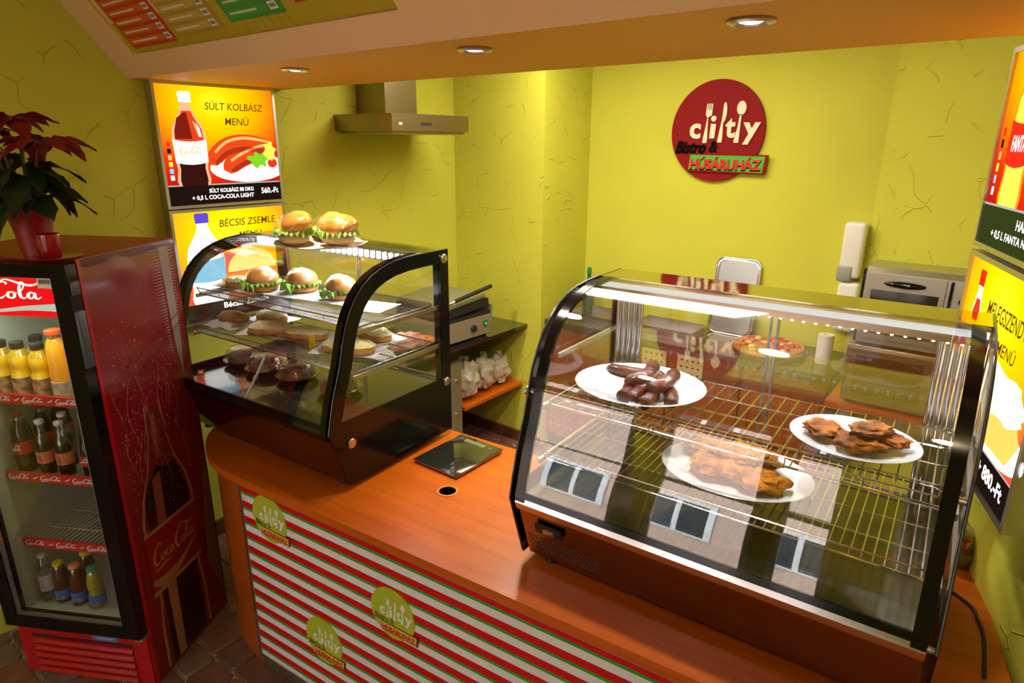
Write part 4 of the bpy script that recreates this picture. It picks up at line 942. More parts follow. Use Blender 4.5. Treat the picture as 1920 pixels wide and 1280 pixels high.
    lh = obj('lamp_housing', hz, mat('housing_copper', (.62, .42, .34), .25, 1.0) if not left else M_STEEL, t, smooth=0)
    ld = MB(); nl = 30 if left else 34
    for k in range(nl):
        x = .03+(CW-.06)*k/(nl-1)
        if left: ld.box((x-.005, .434, CH-.040), (x+.006, .440, CH-.012))
        else: ld.lathe([(.0042, 0), (.003, -.003), (0, -.004)], 8, (x, .428, CH-.050))
    obj('led_row', ld, glow('led_white', (.80, .90, 1.0), 14), lh, smooth=0, kind='stuff')
    if not left: obj('light_cover', MB().box((.012, .418, CH-.028), (CW-.012, .425, CH-.012)), glow('light_cover_glow', (.92, .95, 1.0), .85), lh, smooth=0)
    # rear sliding doors and corner posts
    obj('rear_top_bar', MB().box((.01, CD_-.03, CH-.045), (CW-.01, CD_-.004, CH-.007)), M_BLK, t, smooth=0)
    for k in range(2):
        x0, x1 = (.012, .545) if k == 0 else (.515, CW-.012); yy = CD_-.022+k*.008
        dd = obj('rear_door', MB().ring([(x0, .224), (x1, .224), (x1, CH-.046), (x0, CH-.046)], [(x0+.007, .236), (x1-.007, .236), (x1-.007, CH-.060), (x0+.007, CH-.060)], yy, yy+.006, 'xz'), M_STEEL if left else mat('door_stile_grey', (.25, .24, .20), .4, .5), t, smooth=0)
        obj('pane', MB().box((x0+.007, yy+.002, .236), (x1-.007, yy+.005, CH-.060)), M_GLASS, dd, smooth=0)
    if not left:
        for x0 in (.014, CW-.014-.095):
            pm = MB()
            for q in range(5): pm.lathe([(.0105, .224), (.0105, CH-.05)], 12, (x0+.0105+q*.0195, CD_-.045, 0))
            obj('corner_post', pm, M_CHROME, t, smooth=60)
    else:
        for x0 in (.012, CW-.04): obj('corner_post', MB().box((x0, CD_-.05, .224), (x0+.028, CD_-.024, CH-.045)), M_BLK, t, smooth=0)
    for xx in (.06, CW-.10):
        for yy in (.05, CD_-.10): obj('foot', MB().lathe([(.022, -.030), (.024, -.026), (.018, 0)], 14, (xx+.02, yy, 0)), M_BLKM, t)
    so = MB()
    for xx in (.007, CW-.022):
        for (yy, zz) in ((.022, .16), (.03, .52), (CD_-.032, .23), (CD_-.032, CH-.035)): so.lathe([(.008, 0), (.008, .015)], 12, (xx, yy, zz), axis='x')
    obj('standoff', so, M_STEEL, t, kind='stuff')
    if not left:
        for (yy, zz) in ((.022, .16), (.03, .52)): obj('round_bolt', MB().lathe([(.016, 0), (.016, -.006), (0, -.008)], 20, axis='x'), M_STEEL, t, loc=(0, yy, zz))
    if left:
        wire_shelf(t, .405, .070, CD_-.06, .0155, mat_=mat('dark_wire', (.30, .27, .26), .3, 1.0)); wire_shelf(t, .570, .105, CD_-.06, .0155, mat_=MATS['dark_wire'])
        for (yy, zz) in ((.022, .16), (CD_-.032, .23), (CD_-.032, CH-.035)):
            obj('round_bolt', MB().lathe([(.019, 0), (.019, .007), (.016, .010), (0, .011)], 24, axis='x'), M_STEEL, t, loc=(CW, yy, zz))
        obj('stay_rod', MB().tube([(.52, -.045, .232), (.527, .010, .31), (.535, .064, .40)], .0048, 8), mat('clear_rod', (.62, .64, .64), .25), t)
        obj('rod_clip', MB().tube([(.526, .004, .302), (.5275, .014, .316)], .0085, 8), M_ALU, t)
    else:
        wire_shelf(t, .300, .060, CD_-.06, .0235, r=.0021); wire_shelf(t, .470, .080, CD_-.06, .0350, r=.0023)
        gs = obj('glass_shelf', MB().box((.03, .17, .606), (CW-.03, CD_-.05, .611)), M_GLASS, t, smooth=0)
        for xx in (.016, CW-.024): obj('bracket', MB().box((xx, .16, .590), (xx+.008, CD_-.04, .604)), M_STEEL, gs, smooth=0)
        sw = obj('switch', MB().rbox((.075, -.006, 0), (.165, .004, .034), .003), M_BLKM, t, loc=(0, -.037, .120), rot=(math.atan2(.07, .205), 0, 0))
        obj('rocker', MB().rbox((.105, -.010, .008), (.140, -.004, .026), .002), M_STEEL, sw)
    return t
CW = 1.04
case_l = display_case('display_case', (-2.812, 1.215, .94), R(4.5), 'curved-glass display case with buns and sandwiches on dark wire shelves', True)
CW = 1.06
case_r = display_case('display_case', (-1.037, 1.377, .94), R(3.5), 'curved-glass display case with meat plates on chrome wire shelves', False)
def lw(x, y, z):
    a = R(4.5); return (-2.827+x*cos(a)-y*sin(a), 1.205+x*sin(a)+y*cos(a), .94+z)
def rw(x, y, z):
    a = R(3.5); return (-1.037+x*cos(a)-y*sin(a), 1.377+x*sin(a)+y*cos(a), .94+z)
light('case_led_light', 'AREA', lw(CW/2, .43, CH-.056), 7.5, COOL, size=CW-.1, sizey=.02, rot=(0, 0, R(4.5)))
light('case_led_light', 'AREA', rw(CW/2, .415, CH-.056), 3.6, COOL, size=CW-.1, sizey=.02, rot=(R(-15), 0, R(3.5)))

# ================================================================== FOOD IN THE LEFT CASE
M_BUN = mat('bun_crust', (.62, .28, .08), .4, col2=(.42, .16, .04), vscale=22, bump=.15, bscale=60); M_BUNG = mat('bun_glazed', (.70, .27, .05), .25, col2=(.50, .14, .02), vscale=18, coat=.5)
M_CRUMB = mat('bread_crumb', (.78, .58, .32), .8, bump=.5, bscale=80); M_LET = mat('lettuce', (.16, .38, .02), .5, col2=(.30, .50, .06), vscale=40)
M_PATTY = mat('meat_patty', (.13, .05, .02), .6, bump=.6, bscale=90); M_CHS = mat('grated_cheese', (.92, .88, .58), .6, col2=(.80, .72, .38), vscale=60, bump=1.0, bscale=110)
M_PAPER = mat('napkin_paper', (.58, .58, .62), .75); M_HAM = mat('ham_pink', (.65, .25, .18), .5)
def lettuce(seed, r, z, h=.014, arc=(0, 2*pi), n=44):
    m = MB(); rn = random.Random(seed); rows = [[], [], []]
    for i in range(n+1):
        a = arc[0]+(arc[1]-arc[0])*i/n
        for j, (rr, zz) in enumerate(((r*.75, 0), (r*.98, .002), (r*1.14, -.003))):
            k = 1+.09*sin(a*17+j+seed)*(j/2); rows[j].append((rr*k*cos(a), rr*k*sin(a), z+zz+(h*.55*sin(a*23+seed*2+j)+h*.4*noise.noise(Vector((a*5, j, seed))))*(j/2)))
    for j in range(3): m.v += rows[j]
    for j in range(2): m.f += [(j*(n+1)+i, j*(n+1)+i+1, (j+1)*(n+1)+i+1, (j+1)*(n+1)+i) for i in range(n)]; m.m += [0]*n
    return m
def burger(name, loc, label, group, rz=0, r=.066, film=True, glazed=False, tilt=None):
    t = thing(name, loc, label, 'burger', group, rz=rz, rot=tilt)
    bt = M_BUNG if glazed else M_BUN
    obj('bottom_bun', MB().lathe([(0, 0), (r*.86, 0), (r*.98, .009), (r*.98, .020), (r*.9, .024), (0, .024)], 28), bt, t)
    obj('patty', MB().lathe([(0, .024), (r*.92, .024), (r*.97, .031), (r*.93, .038), (0, .038)], 28), M_PATTY, t)
    obj('lettuce', lettuce(int(loc[0]*977) % 50, r*1.02, .037, .020), M_LET, t, kind='stuff')
    if film: obj('lettuce_bush', lettuce(int(loc[1]*977) % 50, r*1.22, .030, .040, arc=(R(175)-rz, R(300)-rz), n=30), M_LET, t, kind='stuff')
    obj('top_bun', MB().lathe([(0, .039), (r*.97, .039), (r*1.03, .048), (r*.99, .062), (r*.82, .080), (r*.5, .092), (r*.2, .0965), (0, .097)], 32), bt, t)
    if film: obj('cling_film', MB().blob((0, 0, .048), (r*1.13, r*1.13, .056), 3, .05, 3, 24, 14), M_FILM, t)
    return t
def sandwich(name, loc, label, group, rz=0, L_=.105, Wd=.042, paper=True, hgt=.026, seed=1, curl=0):
    t = thing(name, loc, label, 'sandwich', group, rz=rz)
    z0 = .002
    pts = [(L_*(abs(cos(a))**.7)*(1 if cos(a) > 0 else -1), Wd*(abs(sin(a))**.8)*(1 if sin(a) > 0 else -1)) for a in [i*2*pi/32 for i in range(32)]]
    b_ = MB(); rings = [(.90, z0), (1.0, z0+.008), (1.0, z0+hgt*.7), (.95, z0+hgt)]
    for k, zz in rings: b_.v += [(x*k, y*k, zz) for x, y in pts]
    for j in range(3): b_.f += [(j*32+i, j*32+(i+1) % 32, (j+1)*32+(i+1) % 32, (j+1)*32+i) for i in range(32)]
    b_.f += [tuple(range(32))[::-1], tuple(range(96, 128))]; b_.m = [0]*len(b_.f)
    obj('bread', b_, M_BUN, t)
    def fn(u, v):
        a = u*2*pi; k = v; x = L_*.97*(abs(cos(a))**.7)*(1 if cos(a) > 0 else -1)*k; y = Wd*.97*(abs(sin(a))**.8)*(1 if sin(a) > 0 else -1)*k
        return (x*1.04, y*1.06, z0+hgt+.014*(1-k**4)+.006*noise.noise(Vector((x*120, y*120, seed*5)))-(.004 if v > .95 else 0))
    ch = MB().grid(fn, 36, 7); rn = random.Random(seed)
    for k in range(110):
        a = rn.uniform(0, 2*pi); q = rn.random()**.5*.92; x, y = L_*q*cos(a)*.95, Wd*q*sin(a)*.95; b = rn.uniform(0, pi); l = rn.uniform(.004, .008)
        z = z0+hgt+.010*(1-q**3)+.003; dx, dy = l*cos(b), l*sin(b)
        ch.tube([(x-dx, y-dy, z-.001), (x, y, z+.002), (x+dx, y+dy, z-.001)], .0012, 3)
    obj('grated_cheese', ch, M_CHS, t, smooth=50, kind='stuff')
    if paper:
        def pf(u, v):
            x, y = (u-.5)*(L_*2+.06), (v-.5)*(Wd*2+.06); e = max(abs(u-.5), abs(v-.5))*2
            return (x, y, .001+max(0, e-.7)*.035+.004*noise.noise(Vector((x*30, y*30, seed)))*max(0, e-.5))
        obj('paper_napkin', MB().grid(pf, 12, 8), M_PAPER, t, smooth=60)
    return t
zu, zl, zd = .5738, .4088, .2222
gB = 'buns on the upper wire shelf of the left case'
burger('burger', lw(.255, .300, zu+.003), 'left burger with frilly lettuce on the upper shelf of the left case', gB, rz=.3)
burger('burger', lw(.415, .385, zu+.003), 'burger with the bushiest lettuce, right of the first one on the upper shelf', gB, rz=1.1)
burger('burger', lw(.655, .390, zu+.003), 'plain round bun in film without visible lettuce, behind the black curved frame', gB, rz=2.2, r=.062)
sandwich('cheese_sandwich', lw(.110, .290, zu), 'grated cheese sandwich at the far left end of the upper shelf', gB, rz=R(20), L_=.080, Wd=.040, hgt=.030, seed=8)
for (x, y, w, h, r_) in ((.335, .33, .34, .16, .1), (.60, .37, .30, .17, .1), (.86, .36, .18, .16, .2)):
    def pf(u, v, w=w, h=h, x=x): return ((u-.5)*w, (v-.5)*h, .0015+.003*abs(noise.noise(Vector((u*6, v*6, x*9))))+.006*max(0, abs(u-.5)*2-.85))
    tag(obj('paper_sheet', MB().grid(pf, 12, 8), M_PAPER, None, loc=lw(x, y, zu-.0006), rot=(0, 0, R(4.5)+r_)),
        {.335: 'white paper sheet under the lettuce burgers', .60: 'white paper sheet under the plain bun', .86: 'bright empty paper sheet seen through the right side glass'}[x], 'paper', 'paper sheets on the upper shelf')
gS = 'cheese sandwiches on the lower wire shelf'
for (x, y, r_, L_, W_, sd, lb) in (
    (.205, .360, R(5), .072, .040, 2, 'cheese sandwich in the back row, just right of the folded wrapped roll'),
    (.365, .235, R(28), .085, .042, 3, 'cheese sandwich in the middle of the lower shelf, above the glass rod'),
    (.560, .270, R(22), .082, .040, 4, 'long oval cheese sandwich right of the middle one, left of the black frame'),
    (.770, .440, R(-12), .105, .042, 5, 'longest cheese sandwich, at the back right of the lower shelf'),
    (.840, .245, R(22), .095, .045, 6, 'cheese sandwich crossing behind the black curved frame, front right of the lower shelf')):
    sandwich('cheese_sandwich', lw(x, y, zl+.001), lb, gS, rz=r_+R(4.5), L_=L_*1.13, Wd=W_*1.13, seed=sd, hgt=.034)
wr = thing('wrapped_roll', lw(.105, .215, zl+.002), 'brown roll in a folded paper wrapper at the left of the lower shelf', 'sandwich', rz=R(15))
obj('roll', MB().blob((0, .02, .030), (.085, .045, .030), 4, .12, 2, 28, 14, flat=-.026), mat('roll_brown', (.36, .18, .05), .5, bump=.2, bscale=50), wr)
def pf(u, v): return ((u-.5)*.20, -.065+v*.12-.02*abs(u-.5), .003+v*.050*(1-abs(u-.45)*1.6)+.004*sin(u*14))
obj('wrapper', MB().grid(pf, 14, 8), M_PAPER, wr, smooth=25)
pr = tag(obj('price_flag', MB().box((-.014, 0, 0), (.014, .003, .060)), mat('flag_yellow', (.80, .50, .02), .4), None, loc=lw(.705, .175, zl+.004), rot=(0, 0, R(15)), smooth=0), 'small yellow price flag beside the black frame', 'sign')
gC = 'clear domed cake boxes on the bottom deck'
M_CAKE = mat('chocolate_pastry', (.30, .12, .055), .45, col2=(.11, .035, .015), vscale=30, bump=.4, bscale=60); M_DOME = glass('clear_dome', tint=(.93, .93, .93), base=.09, rough=.02, bump=.25, bscale=35)
def cake(loc, label):
    t = thing('cake_box', loc, label, 'cake box', gC)
    obj('tray', MB().lathe([(0, 0), (.060, 0), (.074, .016), (.078, .018), (.078, .020), (.070, .018), (.058, .004), (0, .004)], 32), M_BLK, t)
    obj('pastry', MB().blob((0, 0, .026), (.064, .064, .030), int(loc[0]*100), .10, 2.5, 28, 12, flat=-.020), M_CAKE, t)
    obj('dome', MB().lathe([(.080, .019), (.081, .024), (.074, .030), (.066, .055), (.050, .068), (.046, .069), (.044, .066), (.020, .068), (0, .068)], 40), M_DOME, t, smooth=50)
    return t
ck0 = cake(lw(.122, .250, zd), 'domed cake box farthest left on the bottom deck of the left case')
for p, lb in (((.305, .235), 'second domed cake box from the left on the bottom deck'), ((.500, .250), 'third domed cake box, just right of the glass rod'), ((.770, .240), 'domed cake box partly behind the black curved frame, nearest the side glass')):
    dup(ck0, lw(*p, zd), rz=p[0]*9, label=lb, scale=1.15)
ck0.scale = (1.15,)*3
tag(obj('red_card', MB().box((-.03, -.012, 0), (.03, .012, .002), 0).box((-.012, -.006, .002), (.024, .008, .0025), 1), [mat('card_red2', (.55, .03, .01), .4), mat('card_cream2', (.8, .72, .45), .4)], None, loc=lw(.075, .06, zd+.0005), rot=(0, 0, -.5), smooth=0), 'small red and cream card lying left on the dark deck', 'card')
# on top of the left case
M_PLT = mat('paper_plate', (.80, .62, .50), .6)
def pf(u, v):
    a = u*2*pi; k = v; return (.195*k*cos(a)*(1+.03*sin(5*a)), .165*k*sin(a)*(1+.04*cos(4*a)), .003+(.016*(max(0, k-.7)/.3)**1.5)+.004*sin(a*6)*k*k)
tag(obj('paper_plate', MB().grid(pf, 40, 6), M_PLT, None, loc=lw(.595, .350, CH+.0005), rot=(0, 0, R(20))), 'peach paper plate under the wrapped sandwiches on top of the left case', 'plate')
def halfbun(loc, rz, label, s=1.0):
    t = thing('wrapped_sandwich', loc, label, 'sandwich', 'wrapped sandwiches on the left case', rz=rz)
    obj('bottom_bread', MB().blob((0, 0, .020*s), (.062*s, .046*s, .020*s), 2, .1, 2, 26, 12, flat=-.016*s), M_CRUMB, t)
    l_ = lettuce(int(rz*10)+5, .060*s, .042*s, .030); l_.v = [(x*1.08, y*.86, z) for x, y, z in l_.v]; obj('lettuce', l_, M_LET, t, kind='stuff')
    obj('ham', MB().lathe([(0, .040*s), (.05*s, .040*s), (.052*s, .044*s), (0, .046*s)], 20, sx=1.05, sy=.8), M_HAM, t)
    obj('top_bread', MB().blob((0, 0, 0), (.066*s, .052*s, .040*s), 6, .10, 1.8, 28, 14, flat=-.010*s), M_BUNG, t, loc=(0, .012*s, .062*s), rot=(R(24), 0, 0))
    obj('cling_film', MB().blob((0, 0, .046*s), (.072*s, .058*s, .052*s), 9, .10, 3, 28, 16, flat=-.044*s), M_FILM, t)
    return t
halfbun(lw(.495, .300, CH+.006), R(-25), 'film-wrapped lettuce sandwich at the left on top of the left case', 1.30)
halfbun(lw(.655, .395, CH+.006), R(15), 'film-wrapped lettuce sandwich at the right on top of the left case', 1.2)
halfbun(lw(.515, .465, CH+.006), R(-15), 'film-wrapped sandwich half hidden between the other two on the case top', 1.15)

# ================================================================== MEAT PLATES IN THE RIGHT CASE
zU, zL = .4730, .3025
PPROF = [(0, .004), (.55, .004), (.62, .000), (.66, .000), (.70, .006), (.86, .016), (.99, .026), (1.0, .028), (.985, .0295), (.84, .020), (.68, .0105), (.60, .008), (0, .008)]
def plate(loc, r, label, sy=1.0, rz=0):
    return tag(obj('plate', MB().lathe([(a*r, b*min(1, r/.18)) for a, b in PPROF], 56, sy=sy), M_CHINA, None, loc=loc, rot=(0, 0, rz)), label, 'plate', 'white plates in the right case')
plate(rw(.215, .320, zU+.001), .200, 'large white plate under the dark sausages', .92, R(10))
plate(rw(.815, .290, zU+.001), .152, 'small white plate with browned cutlets on the upper shelf', .90)
plate(rw(.540, .270, zL+.001), .208, 'white plate with golden fried schnitzels on the lower shelf', .80, R(5))
M_SAU = mat('smoked_sausage', (.030, .004, .002), .38, spec=.35, col2=(.11, .014, .004), vscale=35, bump=.5, bscale=60, coat=.3); M_SCH = mat('fried_crust', (.46, .17, .012), .75, spec=.15, col2=(.20, .055, .004), vscale=30, bump=1.0, bscale=70)
M_CUT = mat('browned_cutlet', (.38, .12, .015), .6, spec=.2, col2=(.08, .02, .005), vscale=26, bump=.8, bscale=50)
def sausage(cx, cy, z, L_, bend, rz, r, label, tilt=0):
    n = 12; pts = []; rs = []
    for i in range(n+1):
        t = i/n-.5; a = t*bend; R_ = L_/bend if abs(bend) > .01 else 1e3
        pts.append((R_*sin(a), R_*(1-cos(a)), t*tilt)); e = abs(t)*2; rs.append(r*1.18*(1-max(0, e-.78)**2*16)*(1+.05*sin(i*2.1)))
    m = MB().tube(pts, rs, 14)
    return tag(obj('sausage', m, M_SAU, None, loc=rw(cx+.035, cy-.01, z), rot=(0, 0, rz), smooth=60), label, 'sausage', 'dark sausages heaped on the white plate')
SZ = zU+.010
for a in ((.205, .260, SZ+.018, .15, 1.6, R(115), .0175, 'dark sausage curving at the left of the heap', 0),
          (.255, .250, SZ+.018, .15, 1.0, R(105), .0180, 'thick dark sausage lying front and centre of the heap', 0),
          (.225, .325, SZ+.020, .17, 1.2, R(85), .0175, 'sausage in the middle of the heap under the upper ones', 0),
          (.300, .290, SZ+.018, .13, .8, R(120), .0170, 'short sausage at the right foot of the heap', 0),
          (.275, .300, SZ+.050, .15, 1.1, R(80), .0185, 'reddish sausage on top, pointing to the right', .02),
          (.205, .325, SZ+.052, .17, 1.5, R(85), .0185, 'long reddish sausage arching over the top left', .02),
          (.130, .410, SZ+.018, .20, .5, R(12), .0150, 'thin sausage lying alone at the back of the plate', 0),
          (.180, .245, SZ+.018, .11, .6, R(105), .0165, 'stubby sausage at the front left edge of the heap', 0)): sausage(*a)
def slab(name, cx, cy, z, rx, ry, rz_, th, m_, seed, label, group, cat, tilt=(0, 0)):
    mb = MB().blob((0, 0, 0), (rx, ry, th), seed, .45, 2.6, 34, 16, pw=.8)
    mb.v = [(x*(1+.10*noise.noise(Vector((x*30, y*30, seed)))), y, zz+.010*noise.noise(Vector((x*22+seed, y*22, 0)))+.004*noise.noise(Vector((x*90, y*90, seed)))) for x, y, zz in mb.v]
    return tag(obj(name, mb, m_, None, loc=rw(cx, cy, z), rot=(tilt[0], tilt[1], rz_), smooth=70), label, cat, group)
gH = 'fried schnitzels on the lower plate'
slab('schnitzel', .460, .335, zL+.036, .085, .062, .2, .018, M_SCH, 1, 'flat golden schnitzel at the left back of the lower plate', gH, 'schnitzel')
slab('schnitzel', .560, .350, zL+.038, .080, .058, -.4, .018, M_SCH, 2, 'golden schnitzel at the back right of the lower plate', gH, 'schnitzel')
slab('schnitzel', .500, .255, zL+.040, .085, .060, .6, .018, M_SCH, 3, 'golden schnitzel lying in the middle front of the lower plate', gH, 'schnitzel')
slab('schnitzel', .600, .235, zL+.038, .090, .060, -.2, .019, M_SCH, 4, 'broad knobbly schnitzel at the right front of the lower plate', gH, 'schnitzel')
slab('schnitzel', .545, .300, zL+.066, .080, .052, .3, .016, M_SCH, 5, 'uppermost schnitzel on the pile', gH, 'schnitzel')
gK = 'browned cutlets on the upper plate'
slab('cutlet', .745, .285, zU+.032, .048, .042, .2, .014, M_CUT, 11, 'dark cutlet at the left of the small plate', gK, 'cutlet')
slab('cutlet', .835, .245, zU+.032, .062, .042, .5, .014, M_CUT, 12, 'speckled cutlet at the front of the small plate', gK, 'cutlet')
slab('cutlet', .880, .300, zU+.038, .060, .036, -.3, .013, M_CUT, 13, 'yellowish cutlet at the back right of the small plate', gK, 'cutlet')
slab('cutlet', .850, .280, zU+.058, .055, .036, .9, .012, M_CUT, 14, 'topmost cutlet with dark roasted edge', gK, 'cutlet')

# ================================================================== SMALL THINGS ON THE COUNTER
sc_ = thing('kitchen_scale', (-1.645, 1.748, .910), 'flat dark glass kitchen scale with pale display on the orange counter', 'scale', rz=R(.5))
obj('body', MB().rbox((-.112, -.140, .004), (.112, .140, .013), .003), M_ALU, sc_)
obj('glass_top', MB().rbox((-.117, -.145, .013), (.117, .145, .019), .002), mat('scale_glass', (.018, .020, .016), .07, coat=1), sc_)
obj('display', MB().box((-.065, .100, .019), (.045, .125, .0195)), mat('lcd_green', (.16, .20, .10), .3), sc_, smooth=0)
for x in (-.085, .070): obj('button', MB().lathe([(.009, 0), (.009, .0006), (0, .0006)], 16), mat('button_grey', (.10, .12, .09), .3), sc_, loc=(x, .113, .019))
for x in (-.09, .09):
    for y in (-.12, .12): obj('foot', MB().lathe([(.010, 0), (.010, .004)], 12), M_BLKM, sc_, loc=(x, y, 0))
tag(obj('power_cable', MB().tube(catmull([rw(1.02, .60, .0), (*rw(1.05, .62, 0)[:2], .918), (.075, 1.99, .916), (.100, 1.93, .916), (.118, 1.86, .914), (.128, 1.70, .914)], 8), .0045, 8), M_BLKM, None), 'black power cable looping from the right case towards the wall', 'cable')
bk = thing('plastic_bowl', (.015, 2.215, .911), 'clear greenish plastic bowl with red-labelled bag behind the right case', 'bowl')
obj('bowl', MB().lathe([(0, 0), (.045, 0), (.062, .03), (.066, .055), (.063, .055), (.058, .03), (.042, .004), (0, .004)], 28), mat('bowl_green', (.38, .36, .12), .25, trans=.4), bk)
obj('bag', MB().blob((0, 0, .075), (.058, .052, .062), 5, .5, 3, 24, 14), mat('bag_yellow', (.50, .42, .15), .35), bk)
obj('bag_label', MB().box((-.032, -.060, .055), (.028, -.056, .095)), mat('label_red', (.55, .02, .02), .4), bk, smooth=0, rot=(R(-8), 0, R(8)))
obj('label_print', MB().box((-.015, -.0610, .066), (.012, -.0602, .084)), mat('label_yellow_green', (.50, .55, .05), .4), bk, smooth=0, rot=(R(-8), 0, R(8)))

# ================================================================== LEFT WALL SHELVES, GRILL, BAGS
ws = thing('hanging_shelf', (-3.299, 2.15, .900), 'glossy black wall shelf carrying the contact grill', 'shelf')
obj('board', MB().box((0, 0, 0), (.670, 1.372, .022)), mat('black_shelf', (.016, .016, .013), .10, coat=1), ws, smooth=0)
for y in (.10, 1.33): obj('bracket', MB().box((0, y, -.03), (.60, y+.02, -.001)).box((0, y, -.30), (.02, y+.02, -.03)), M_BLKM, ws, smooth=0)
ws2 = thing('hanging_shelf', (-3.299, 2.90, .455), 'orange wooden wall shelf with the plastic bags', 'shelf')
obj('board', MB().box((0, 0, 0), (.635, .622, .022)), M_TOP, ws2, smooth=0)
for y in (.03, .58): obj('bracket', MB().tube([(.58, y, -.008), (.02, y, -.30)], .008, 6).tube([(.02, y, -.008), (.60, y, -.008)], .008, 6).tube([(.02, y, -.008), (.02, y, -.30)], .008, 6), M_BLKM, ws2)
cb = thing('steel_cabinet', (-3.295, 2.05, 0.003), 'greenish grey steel undercounter cabinet behind the left case', 'cabinet')
M_GST = mat('green_grey_steel', (.34, .33, .20), .35, .6)
obj('body', MB().box((.0, 0, 0), (.620, .83, .80)), M_GST, cb, smooth=0)
obj('door', MB().box((.621, .02, .06), (.640, .81, .78)), M_GST, cb, smooth=0)
for z in (.46, .69): obj('knob', MB().lathe([(.008, 0), (.010, .012), (0, .014)], 12, axis='x'), M_CHROME, cb, loc=(.640, .765, z))
gr = thing('contact_grill', (-2.985, 2.965, .9232), 'steel contact grill with black handle and green lamp on the black shelf', 'grill', rz=R(-2))
M_GRS = mat('grill_steel', (.40, .38, .26), .4, .6)
obj('body', MB().box((-.17, -.205, .018), (.320, .205, .145)), M_GRS, gr, smooth=0)
obj('lower_plate', MB().box((-.15, -.20, .145), (.315, .20, .170)), M_BLKM, gr, smooth=0)
obj('splash_rim', MB().box((-.17, .205, .09), (.325, .212, .205)), M_GRS, gr, smooth=0)
lid = MB().box((-.16, -.19, 0), (.315, .19, .045)); obj('lid', lid, M_BLKM, gr, loc=(0, 0, .190), rot=(R(5), 0, 0), smooth=0)
obj('lid_cover', MB().rbox((-.16, -.18, .046), (.30, .18, .078), .008), M_GRS, gr, loc=(0, 0, .190), rot=(R(5), 0, 0))
obj('handle', MB().tube([(.325, -.13, .285), (.325, .20, .330)], .013, 10), M_BLKM, gr)
obj('handle_arm', MB().tube([(.10, -.17, .25), (.325, -.17, .272), (.325, -.12, .287)], .008, 8), M_CHROME, gr)
obj('knob', MB().lathe([(.024, 0), (.021, .016), (0, .018)], 20, axis='x'), M_BLKM, gr, loc=(.320, .035, .078))
obj('lamp', MB().lathe([(.013, 0), (.011, .008), (0, .010)], 16, axis='x'), glow('green_lamp', (.01, .55, .12), 1.0), gr, loc=(.320, .150, .088))
obj('lamp_ring', MB().lathe([(.020, 0), (.020, .004), (.013, .004)], 16, axis='x'), M_BLKM, gr, loc=(.320, .150, .088))
obj('indicator', MB().lathe([(.004, 0), (0, .004)], 8, axis='x'), mat('red_dot', (.6, .03, .01), .4), gr, loc=(.320, .092, .085))
for x in (-.14, .28):
    for y in (-.18, .18): obj('foot', MB().lathe([(.014, 0), (.014, .018)], 10), M_BLKM, gr, loc=(x, y, 0))
def bag(loc, r, sd, label, m=None):
    mb = MB().blob((0, 0, r[2]), r, sd, .36, 2.9, 30, 18, flat=-r[2]*.8)
    mb.v = [(x+.016*noise.noise(Vector((z*26, y*26, sd))), y+.016*noise.noise(Vector((x*22, z*22, sd+3))), z) for x, y, z in mb.v]
    tp = (0, 0, r[2]*1.9); mb.tube([(0, 0, r[2]*1.8), (.004, .004, r[2]*1.8+.02), (.012, .0, r[2]*1.8+.05)], [.016, .008, .022], 9)
    return tag(obj('plastic_bag', mb, m or M_BAG, None, loc=loc, smooth=50), label, 'bag', 'plastic bags on the orange shelf')
M_BAG = mat('cloudy_plastic', (.62, .55, .42), .28, spec=.6, bump=.9, bscale=26, trans=.15)
bag((-2.775, 3.025, .480), (.090, .105, .135), 1, 'largest cloudy plastic bag with rolls, at the left of the orange shelf')
bag((-2.790, 3.215, .480), (.085, .085, .125), 2, 'middle cloudy plastic bag on the orange shelf')
bag((-2.790, 3.390, .480), (.080, .085, .105), 3, 'round white plastic bag nearest the shelf end')
wb = thing('wrapped_baguette', (-2.80, 2.60, .9235), 'sandwich roll in white and red striped paper on the black shelf', 'sandwich', rz=R(80))
obj('roll', MB().blob((0, 0, .045), (.15, .055, .045), 3, .15, 2, 28, 14, flat=-.04), M_BUNG, wb)
obj('paper', MB().blob((-.06, 0, .062), (.13, .075, .060), 7, .35, 3, 26, 14, flat=-.055), mat('red_print_paper', (.74, .66, .58), .6, col2=(.55, .10, .07), vscale=9), wb)
tag(obj('paper_bag', MB().blob((0, 0, .03), (.11, .10, .03), 9, .3, 3, 24, 10, flat=-.02), M_PAPER, None, loc=(-2.83, 2.33, .9235)), 'flat pale paper bag lying on the black shelf behind the left case', 'bag')

# ================================================================== BACK WORKTOP
wk = thing('kitchen_cabinet', (-2.512, 3.60, .003), 'brown wooden base cabinet with black worktop along the back wall', 'cabinet')
WKW = 1.86
obj('worktop', MB().box((0, -.03, .925), (WKW, .478, .965)), mat('dark_worktop', (.035, .036, .022), .12, coat=.8), wk, smooth=0)
obj('carcass', MB().box((.0, .022, .08), (WKW-.02, .47, .925)), M_CAB, wk, smooth=0)
obj('plinth', MB().box((.0, .05, 0), (WKW-.02, .47, .08)), M_BLKM, wk, smooth=0)
for k in range(4):
    x0 = .01+k*.458; x1 = x0+.450
    d = obj('door', MB().ring([(x0, .10), (x1, .10), (x1, .915), (x0, .915)], [(x0+.055, .155), (x1-.055, .155), (x1-.055, .86), (x0+.055, .86)], 0, .02, 'xz').box((x0+.05, .007, .15), (x1-.05, .018, .865)), M_CAB, wk, smooth=0)
    obj('handle', MB().tube([(x1-.025, 0, .80), (x1-.025, -.022, .80), (x1-.025, -.022, .70), (x1-.025, 0, .70)], .005, 6), M_STEEL, d)
